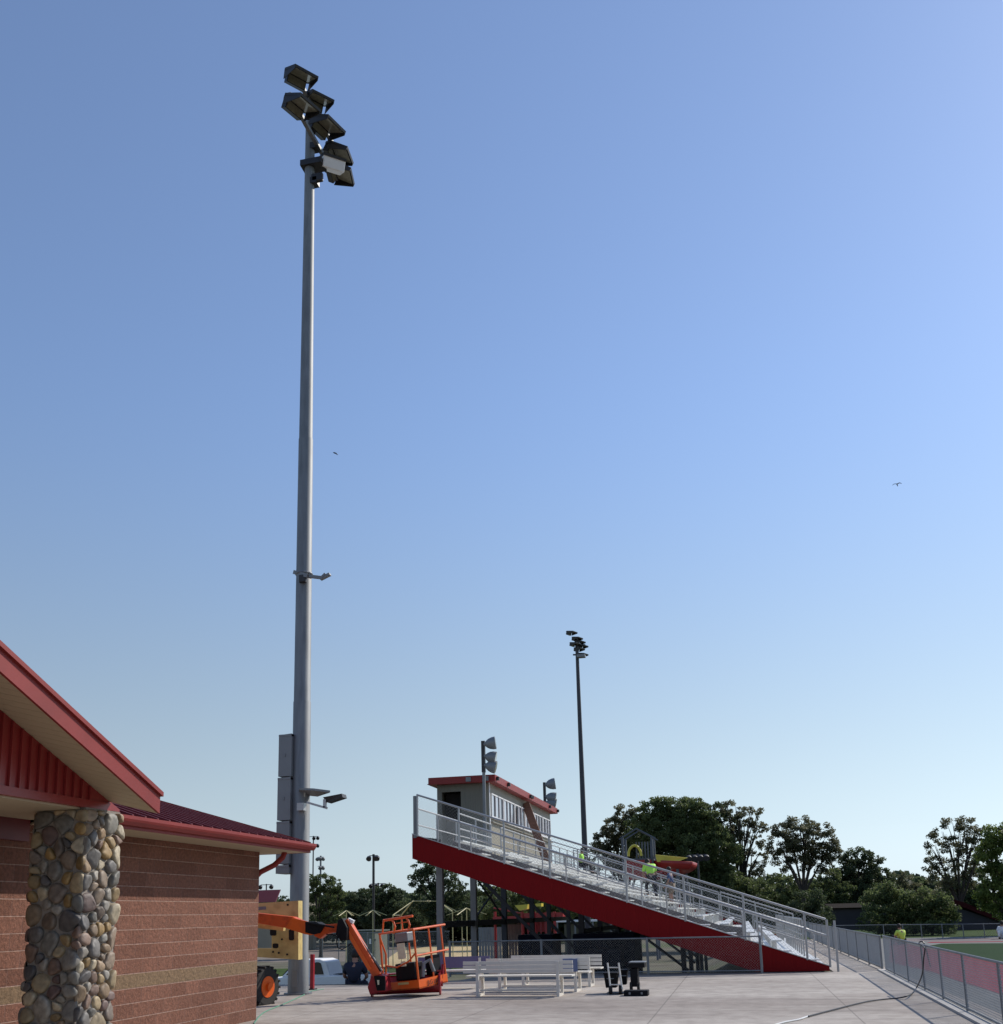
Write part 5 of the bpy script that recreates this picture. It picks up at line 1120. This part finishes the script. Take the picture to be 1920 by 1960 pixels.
# ------------------------------------------------------------------ trees
def make_tree(name, label, Y, lobes, base, m, leaf=.26, density=1.0, gap=.0, zbase=0.0, limbs=7, cat='tree', group=None, depth=.8, shape='oak', seed=1):
    rng=np.random.RandomState(seed); s=Y/F
    q=V(base[0],1740,Y=Y); bx,by=q.x,Y
    t=thing(name,label,cat,(bx,by,zbase),group)
    cents=[]; 
    P_=[];T_=[];S_=[]
    for (cx,cy,rx,ry) in lobes:
        c=V(cx,cy,Y=Y); RX,RZ=rx*s,ry*s; RY=RX*depth
        c=Vector((c.x,Y+rng.uniform(-.35,.35)*RY,c.z)); cents.append((c,RX,RZ))
        ncl=int(max(10,density*26*(RX*RZ)**.85))
        for k in range(ncl):
            d=rng.normal(size=3); d/=np.linalg.norm(d)
            rr=rng.uniform(.35,1.0)**(.55)
            if gap and rng.rand()<gap: continue
            cc=np.array(c)+d*rr*np.array([RX,RY,RZ])
            cr=rng.uniform(.35,.75)*max(.55,min(1.1,RX*.34))
            leaf_=leaf*.66; nl=int(70*min(1.6,(cr/.5)**1.6)*(.26/leaf_)**1.3)
            dd=rng.normal(size=(nl,3)); dd/=np.linalg.norm(dd,axis=1)[:,None]
            pp=cc+dd*(rng.rand(nl,1)**.5)*cr*np.array([1,1,.72])
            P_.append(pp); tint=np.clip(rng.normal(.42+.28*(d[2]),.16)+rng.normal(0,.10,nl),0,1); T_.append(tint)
    Pn=np.concatenate(P_); Tn=np.concatenate(T_); n=len(Pn)
    ok=Pn[:,2]>zbase+.05; Pn=Pn[ok];Tn=Tn[ok];n=len(Pn)
    a=rng.normal(size=(n,3)); a/=np.linalg.norm(a,axis=1)[:,None]; b=rng.normal(size=(n,3)); b-=a*(a*b).sum(1)[:,None]; b/=np.linalg.norm(b,axis=1)[:,None]
    sz=leaf*.66*rng.uniform(.5,1.25,(n,1)); a*=sz*.5; b*=sz*.42
    V4=np.stack([Pn-a,Pn-b*.8+a*.1,Pn+a,Pn+b],1).reshape(-1,3)-np.array([bx,by,zbase])
    me=bpy.data.meshes.new('crown'); me.vertices.add(4*n); me.vertices.foreach_set('co',V4.astype(np.float32).ravel())
    me.loops.add(4*n); me.loops.foreach_set('vertex_index',np.arange(4*n,dtype=np.int32)); me.polygons.add(n)
    me.polygons.foreach_set('loop_start',np.arange(0,4*n,4,dtype=np.int32)); me.polygons.foreach_set('loop_total',np.full(n,4,dtype=np.int32))
    at=me.attributes.new('tint','FLOAT','FACE'); at.data.foreach_set('value',Tn.astype(np.float32)); me.materials.append(m); me.update(calc_edges=True)
    o=bpy.data.objects.new('crown',me); COL.objects.link(o); o.parent=t
    # trunk and limbs
    k=MB(); top=max(c.z+.3*rz for c,_,rz in cents); h=max(1.0,(min(c.z for c,_,_ in cents)-zbase))
    r0=max(.09,.030*(top-zbase)); fk=Vector((bx,by,zbase+max(.5,h*.55)))
    if shape!='bush':
        k.tube([(bx,by,zbase-.1),(bx,by,zbase+.3),tuple(fk)],[r0*1.2,r0*.85,r0*.62],9)
        for i,(c,RX,RZ) in enumerate(cents[:max(limbs,1)]):
            tgt=c+Vector((0,0,RZ*.35)); mid=fk.lerp(tgt,.5)+Vector((rng.uniform(-.3,.3),rng.uniform(-.3,.3),.25*(tgt-fk).length*.3))
            k.tube([tuple(fk-Vector((0,0,.2))),tuple(mid),tuple(tgt)],[r0*.42,r0*.26,r0*.07],6)
            for j in range(3):
                e=c+Vector((rng.uniform(-.7,.7)*RX,rng.uniform(-.5,.5)*RX,rng.uniform(-.2,.8)*RZ)); k.tube([tuple(mid),tuple(mid.lerp(e,.55)+Vector((0,0,.2))),tuple(e)],[r0*.18,r0*.11,r0*.03],5)
        k.build('trunk',M['bark'],t,True)
    else:
        k.tube([(bx,by,zbase-.05),(bx+.05,by,zbase+.5)],[r0,r0*.7],7)
        for j in range(6): g=j*1.05; k.tube([(bx,by,zbase+.1),(bx+.5*math.cos(g),by+.5*math.sin(g),zbase+1.1)],[r0*.5,r0*.2],5)
        k.build('stem',M['bark'],t,True)
    return t
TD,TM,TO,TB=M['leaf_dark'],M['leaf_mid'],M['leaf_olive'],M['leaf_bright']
G='trees standing behind the field and bleachers'
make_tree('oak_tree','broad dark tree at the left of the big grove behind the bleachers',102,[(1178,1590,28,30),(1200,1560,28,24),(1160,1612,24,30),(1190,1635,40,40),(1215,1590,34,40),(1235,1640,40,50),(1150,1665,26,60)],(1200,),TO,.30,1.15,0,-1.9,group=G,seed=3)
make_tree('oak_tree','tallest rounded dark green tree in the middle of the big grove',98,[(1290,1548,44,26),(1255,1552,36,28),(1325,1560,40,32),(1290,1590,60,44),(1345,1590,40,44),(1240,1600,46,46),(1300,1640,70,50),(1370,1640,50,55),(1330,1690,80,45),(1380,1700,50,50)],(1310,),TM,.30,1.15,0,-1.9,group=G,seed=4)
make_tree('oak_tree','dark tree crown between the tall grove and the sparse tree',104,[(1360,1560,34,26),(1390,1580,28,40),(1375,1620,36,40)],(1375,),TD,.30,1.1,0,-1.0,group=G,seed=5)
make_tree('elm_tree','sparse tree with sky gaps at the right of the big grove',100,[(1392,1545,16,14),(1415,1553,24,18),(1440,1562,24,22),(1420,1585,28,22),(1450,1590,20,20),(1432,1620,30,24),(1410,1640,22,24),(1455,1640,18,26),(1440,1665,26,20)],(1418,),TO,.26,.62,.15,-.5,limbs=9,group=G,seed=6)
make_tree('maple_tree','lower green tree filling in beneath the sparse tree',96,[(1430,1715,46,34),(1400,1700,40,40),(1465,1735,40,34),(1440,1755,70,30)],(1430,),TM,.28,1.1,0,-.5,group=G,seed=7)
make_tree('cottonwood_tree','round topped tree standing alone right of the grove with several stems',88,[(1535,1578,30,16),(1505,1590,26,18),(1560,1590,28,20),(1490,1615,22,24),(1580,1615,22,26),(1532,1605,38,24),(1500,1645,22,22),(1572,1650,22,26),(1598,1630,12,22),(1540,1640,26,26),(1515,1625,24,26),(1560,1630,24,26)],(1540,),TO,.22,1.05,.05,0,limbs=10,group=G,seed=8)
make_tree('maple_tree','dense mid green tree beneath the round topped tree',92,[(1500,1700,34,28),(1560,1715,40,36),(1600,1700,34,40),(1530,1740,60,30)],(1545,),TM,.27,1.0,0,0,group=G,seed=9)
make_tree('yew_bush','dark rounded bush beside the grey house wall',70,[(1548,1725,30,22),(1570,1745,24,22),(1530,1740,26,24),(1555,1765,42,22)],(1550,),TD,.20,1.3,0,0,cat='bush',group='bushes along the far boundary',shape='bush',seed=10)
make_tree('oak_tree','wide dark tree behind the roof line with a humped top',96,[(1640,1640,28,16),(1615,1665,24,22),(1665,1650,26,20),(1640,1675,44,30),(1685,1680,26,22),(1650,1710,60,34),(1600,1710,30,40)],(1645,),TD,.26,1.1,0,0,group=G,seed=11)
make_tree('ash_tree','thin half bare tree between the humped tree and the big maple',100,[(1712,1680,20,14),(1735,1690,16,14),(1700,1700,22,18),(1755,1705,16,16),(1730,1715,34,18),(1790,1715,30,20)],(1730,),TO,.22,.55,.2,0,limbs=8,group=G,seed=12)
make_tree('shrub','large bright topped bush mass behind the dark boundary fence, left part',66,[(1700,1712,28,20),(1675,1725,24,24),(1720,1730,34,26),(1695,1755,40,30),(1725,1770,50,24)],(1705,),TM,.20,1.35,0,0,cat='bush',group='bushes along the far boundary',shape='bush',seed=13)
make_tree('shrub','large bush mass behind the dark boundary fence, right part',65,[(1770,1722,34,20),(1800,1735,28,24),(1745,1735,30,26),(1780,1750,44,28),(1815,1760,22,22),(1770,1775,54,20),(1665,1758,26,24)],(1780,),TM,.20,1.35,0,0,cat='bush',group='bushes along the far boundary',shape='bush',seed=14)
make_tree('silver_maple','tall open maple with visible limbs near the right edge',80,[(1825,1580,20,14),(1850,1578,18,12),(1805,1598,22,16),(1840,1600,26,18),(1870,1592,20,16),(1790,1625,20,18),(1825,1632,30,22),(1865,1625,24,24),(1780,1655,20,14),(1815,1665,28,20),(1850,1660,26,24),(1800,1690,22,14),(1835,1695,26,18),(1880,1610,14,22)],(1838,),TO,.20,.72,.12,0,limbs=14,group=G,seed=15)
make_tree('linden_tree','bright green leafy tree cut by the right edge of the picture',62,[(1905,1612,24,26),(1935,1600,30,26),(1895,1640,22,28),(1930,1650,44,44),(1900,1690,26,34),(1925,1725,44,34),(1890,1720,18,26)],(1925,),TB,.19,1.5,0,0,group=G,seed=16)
make_tree('oak_tree','dark tree trunk cluster behind the gabled house',90,[(1865,1690,24,34),(1850,1720,30,26),(1880,1720,30,30),(1815,1715,30,24)],(1865,),TD,.24,1.1,0,0,group=G,seed=17)
GL='trees beyond the lower yard'
make_tree('oak_tree','tall leafy green tree immediately right of the near pole',95,[(618,1690,24,20),(600,1700,22,26),(640,1695,20,20),(650,1720,16,24),(612,1730,36,30),(600,1760,34,26),(640,1755,24,30)],(615,),TM,.26,1.15,0,-1.9,group=GL,seed=18)
make_tree('oak_tree','low distant tree left of the tall dark flood pole',125,[(672,1722,18,12),(690,1715,24,14),(680,1745,40,26),(660,1760,40,26)],(680,),TD,.32,1.1,0,-1.9,group=GL,seed=19)
make_tree('oak_tree','humped tree right behind the tall dark flood pole',120,[(738,1706,24,14),(720,1715,22,18),(756,1716,18,16),(740,1735,42,24),(770,1745,36,26),(720,1760,40,24),(770,1765,50,22)],(740,),TD,.32,1.1,0,-1.9,group=GL,seed=20)
make_tree('walnut_tree','dark tree filling the gap below the high end of the red skirt',78,[(812,1660,22,16),(800,1690,18,20),(838,1680,30,30),(815,1720,34,28),(860,1700,36,40),(840,1745,50,26),(890,1740,36,26)],(840,),TD,.25,1.15,0,-1.9,group=GL,seed=21)
make_tree('oak_tree','green tree seen through the bracing under the bleachers',110,[(925,1700,20,16),(950,1715,24,20),(990,1712,24,18),(1010,1730,30,20),(1050,1725,36,26),(960,1745,50,20),(1090,1740,40,24)],(980,),TM,.30,1.0,0,-1.9,group=GL,seed=22)
make_tree('oak_tree','small tree top showing over the maroon roof',125,[(545,1724,16,10),(532,1728,14,10),(560,1732,14,10),(545,1742,30,16)],(545,),TD,.3,1.0,0,-1.9,group=GL,seed=23)
# far wood closing the horizon
def wood(name,label,pts,m,seed):
    rng=np.random.RandomState(seed); P_=[];T_=[]
    for (px,py,Y,r) in pts:
        c=V(px,py,Y=Y); n=int(260*r)
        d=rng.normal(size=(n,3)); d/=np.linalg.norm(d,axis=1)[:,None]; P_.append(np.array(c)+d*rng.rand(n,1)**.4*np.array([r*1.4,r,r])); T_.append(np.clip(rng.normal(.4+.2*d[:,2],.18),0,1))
    Pn=np.concatenate(P_);Tn=np.concatenate(T_);n=len(Pn); a=rng.normal(size=(n,3));a/=np.linalg.norm(a,axis=1)[:,None];b=rng.normal(size=(n,3));b-=a*(a*b).sum(1)[:,None];b/=np.linalg.norm(b,axis=1)[:,None]
    a*=.38;b*=.32; V4=np.stack([Pn-a,Pn-b,Pn+a,Pn+b],1).reshape(-1,3)
    me=bpy.data.meshes.new(name); me.vertices.add(4*n); me.vertices.foreach_set('co',V4.astype(np.float32).ravel()); me.loops.add(4*n); me.loops.foreach_set('vertex_index',np.arange(4*n,dtype=np.int32)); me.polygons.add(n)
    me.polygons.foreach_set('loop_start',np.arange(0,4*n,4,dtype=np.int32)); me.polygons.foreach_set('loop_total',np.full(n,4,dtype=np.int32))
    at=me.attributes.new('tint','FLOAT','FACE'); at.data.foreach_set('value',Tn.astype(np.float32)); me.materials.append(m); me.update(calc_edges=True)
    o=bpy.data.objects.new(name,me); COL.objects.link(o); return tag(o,label,'woodland',kind='stuff')
rw=random.Random(5)
wp=[(x,rw.uniform(1745,1758),150+rw.uniform(-8,8),rw.uniform(2.2,3.4)) for x in range(380,2050,20)]
wp+=[(x,1768,148,2.6) for x in range(380,2050,20)]
wp+=[(x,rw.uniform(1712,1735),118+rw.uniform(-5,5),2.4) for x in range(1460,1840,22)]
wp+=[(x,rw.uniform(1738,1752),135+rw.uniform(-6,6),2.6) for x in range(590,1120,16)]
wood('distant_wood','dark wood closing the horizon behind the yard and the field',wp,TD,31)

# ------------------------------------------------------------------ people
def limbmesh(name, chain, rads, m, parent, lv=1, edges=None):
    me=bpy.data.meshes.new(name); o3=ROOT[parent.name] if parent.name in ROOT else Vector((0,0,0))
    ed=edges or [(i,i+1) for i in range(len(chain)-1)]
    me.from_pydata([tuple(Vector(c)-o3) for c in chain],ed,[]); me.materials.append(m)
    o=bpy.data.objects.new(name,me); COL.objects.link(o); o.parent=parent
    sk_=o.modifiers.new('skin','SKIN'); 
    for i,v in enumerate(me.skin_vertices[0].data): v.radius=(rads[i],rads[i]) if not isinstance(rads[i],tuple) else rads[i]; v.use_root=(i==0)
    sb=o.modifiers.new('sub','SUBSURF'); sb.levels=lv; sb.render_levels=lv
    me.polygons.foreach_set('use_smooth',[True]*len(me.polygons)); sk_.use_smooth_shade=True
    return o
def person(label, foot, head_dir, J, shirt, trousers, s=1.0, rot=0, shorts=False, boots='black'):
    "J: joints in local metres (x right, y forward, z up)"
    foot=Vector(foot); Rz_=Matrix.Rotation(rot,3,'Z'); W=lambda p: foot+Rz_@(Vector(p)*s)
    t=thing('person',label,'person',foot)
    j={k:W(v) for k,v in J.items()}
    def lerp(a,b,f): return a.lerp(b,f)
    names=['pelvis','waist','chest','neck','head0','head1','shL','elL','wrL','shR','elR','wrR','hipL','knL','anL','toL','hipR','knR','anR','toR']
    pts=[j['pelvis'],lerp(j['pelvis'],j['chest'],.5),j['chest'],j['neck'],lerp(j['neck'],j['head'],.5),j['head'],j['shL'],j['elL'],j['wrL'],j['shR'],j['elR'],j['wrR'],j['hipL'],j['knL'],j['anL'],j['toL'],j['hipR'],j['knR'],j['anR'],j['toR']]
    rd=[.13,.12,.15,.055,.085,.085,.07,.045,.03,.07,.045,.03,.09,.06,.045,.035,.09,.06,.045,.035]
    ed=[(0,1),(1,2),(2,3),(3,4),(4,5),(2,6),(6,7),(7,8),(2,9),(9,10),(10,11),(0,12),(12,13),(13,14),(14,15),(0,16),(16,17),(17,18),(18,19)]
    # five fingers per hand
    for wr,el,wi in ((j['wrL'],j['elL'],8),(j['wrR'],j['elR'],11)):
        d=(wr-el).normalized(); sd_=d.cross(Vector((0,1,.2))).normalized()
        pm=wr+d*.07*s; pts.append(pm); rd.append(.028); ed.append((wi,len(pts)-1)); pi=len(pts)-1
        for f_ in (-1.5,-.5,.5,1.5): pts.append(pm+d*.09*s+sd_*f_*.02*s); rd.append(.009); ed.append((pi,len(pts)-1))
        pts.append(pm+d*.03*s+sd_*.055*s); rd.append(.011); ed.append((pi,len(pts)-1))
    limbmesh('body',pts,[r*s for r in rd],M['skin'],t,1,ed)
    k=1.0
    limbmesh('shirt',[j['pelvis']+(j['chest']-j['pelvis'])*.12,lerp(j['pelvis'],j['chest'],.5),j['chest'],lerp(j['chest'],j['neck'],.85),j['shL'],lerp(j['shL'],j['elL'],.75),j['shR'],lerp(j['shR'],j['elR'],.75)],[r*s for r in (.165,.155,.185,.09,.095,.07,.095,.07)],shirt,t,1,[(0,1),(1,2),(2,3),(2,4),(4,5),(2,6),(6,7)])
    f_=.85 if shorts else 1.0
    e1,e2=(lerp(j['hipL'],j['knL'],.95),lerp(j['hipR'],j['knR'],.95)) if shorts else (None,None)
    if shorts: limbmesh('shorts',[j['pelvis'],j['hipL'],e1,j['hipR'],e2],[r*s for r in (.155,.115,.095,.115,.095)],trousers,t,1,[(0,1),(1,2),(0,3),(3,4)])
    else: limbmesh('trousers',[j['pelvis'],j['hipL'],j['knL'],lerp(j['knL'],j['anL'],.92),j['hipR'],j['knR'],lerp(j['knR'],j['anR'],.92)],[r*s for r in (.155,.115,.08,.065,.115,.08,.065)],trousers,t,1,[(0,1),(1,2),(2,3),(0,4),(4,5),(5,6)])
    for a,b in (('anL','toL'),('anR','toR')): limbmesh('boot',[j[a]+Vector((0,0,.03*s)),j[a]-Vector((0,0,.02*s)),j[b]],[.06*s,.055*s,.045*s],M[boots],t,1)
    hd=j['head']; MB().ball(hd+Vector((0,-.0,.02*s)),.115*s,.95,1.0,1.08).build('hair',M['hair'],t,True)
    return t
STAND=dict(pelvis=(0,0,.95),chest=(0,.03,1.28),neck=(0,.05,1.48),head=(0,.07,1.63),shL=(-.19,.03,1.40),elL=(-.25,.05,1.12),wrL=(-.22,.20,.92),shR=(.19,.03,1.40),elR=(.26,.05,1.12),wrR=(.22,.20,.92),hipL=(-.10,0,.90),knL=(-.12,.05,.50),anL=(-.12,0,.09),toL=(-.13,.16,.04),hipR=(.10,0,.90),knR=(.12,.03,.50),anR=(.13,-.03,.09),toR=(.14,.13,.04))
CLIMB=dict(pelvis=(0,0,.98),chest=(0,.16,1.28),neck=(0,.27,1.46),head=(.0,.36,1.56),shL=(-.22,.18,1.40),elL=(-.27,.22,1.05),wrL=(-.18,.38,.95),shR=(.22,.18,1.40),elR=(.28,.18,1.06),wrR=(.20,.36,.92),hipL=(-.10,0,.92),knL=(-.14,.25,.60),anL=(-.16,.12,.20),toL=(-.17,.28,.15),hipR=(.10,0,.92),knR=(.13,.0,.50),anR=(.14,-.08,.09),toR=(.15,.08,.04))

SIT=dict(pelvis=(0,0,.12),chest=(0,.03,.46),neck=(0,.06,.66),head=(0,.10,.82),shL=(-.20,.03,.58),elL=(-.28,.12,.32),wrL=(-.18,.32,.26),shR=(.20,.03,.58),elR=(.28,.12,.32),wrR=(.18,.32,.26),hipL=(-.10,.03,.12),knL=(-.16,.45,.16),anL=(-.15,.55,-.26),toL=(-.15,.70,-.30),hipR=(.10,.03,.12),knR=(.16,.45,.16),anR=(.15,.55,-.26),toR=(.15,.70,-.30))
def on(px,py,Y,h=0): q=V(px,py,Y=Y); return (q.x,Y,dz(q.x)-.02+h)
person('worker in a bright green shirt and dark trousers climbing the bleacher steps',on(1250,1727,46.5),None,CLIMB,M['hivis'],M['cloth_dark'],1.1,rad(30))
person('person in a blue shirt and tan shorts on the steps behind the green shirted worker',on(1287,1736,47.2),None,STAND,M['cloth_blue'],M['cloth_tan'],1.0,rad(80),shorts=True)
person('worker in a green shirt seated high on the bleachers beneath the press box',on(1112,1662,50.5,.45),None,SIT,M['hivis'],M['cloth_dark'],1.0,rad(-90))
person('worker in a yellow vest crouching on the far side of the track behind the fence',(V(1726,1800,Y=50).x,50,0),None,dict(SIT,anL=(-.15,.40,.05),toL=(-.15,.55,.04),anR=(.15,.40,.05),toR=(.15,.55,.04),knL=(-.16,.42,.42),knR=(.16,.42,.42)),M['hivis_y'],M['cloth_dark'],.95,rad(30))
person('person in a dark shirt sitting low at the plaza edge beside the boom arm',(V(678,1890,Y=27.2).x,27.2,-.22),None,SIT,M['cloth_navy'],M['cloth_navy'],1.15,rad(5))
person('person in white crouching by the far boundary fence at the right edge',(V(1917,1790,Y=56).x,55.6,-.0),None,dict(SIT,anL=(-.15,.40,.05),toL=(-.15,.55,.04),anR=(.15,.40,.05),toR=(.15,.55,.04),knL=(-.16,.42,.42),knR=(.16,.42,.42)),M['cloth_white'],M['cloth_white'],.9,rad(160))

# ------------------------------------------------------------------ birds
def bird(label, c, s, up):
    t=thing('bird',label,'bird',c); c=Vector(c)
    k=MB(); k.tube([c+Vector((0,.02,.10))*s,c+Vector((0,0,.05))*s,c+Vector((.01,0,-.12))*s,c+Vector((.06,0,-.38))*s,c+Vector((.10,0,-.55))*s],[.03*s,.09*s,.13*s,.07*s,.10*s],8); k.build('body',M['bird'],t,True)
    for sg in (-1,1):
        y0=0; pts=[(.05,.02),(.30,.14+up*sg*.06),(.62,.16+up*sg*.1),(.95,-.10+up*sg*.10),(.98,-.2+up*sg*.1),(.60,.02+up*sg*.06),(.30,-.02),(.05,-.12)]
        MB().prism([c+Vector((sg*a*s,0,b*s)) for a,b in pts],(0,.03*s,0)).build('wing',M['bird'],t)
bird('dark bird with arched wings spread, high over the right side of the field', V(1717,926,Y=60), .27, .8)
bd=thing('bird','tiny dark bird gliding just right of the tall pole','bird',V(641,867,Y=60)); c=V(641,867,Y=60)
MB().tube([c+Vector((-.12,0,.05)),c,c+Vector((.13,0,-.05))],[.02,.05,.025],7).build('body',M['bird'],bd,True)
MB().prism([c+Vector((-.05,-.1,.0)),c+Vector((.06,-.1,-.04)),c+Vector((.1,.35,-.0)),c+Vector((.02,.35,.02))],(0,0,.015)).build('wing',M['bird'],bd)
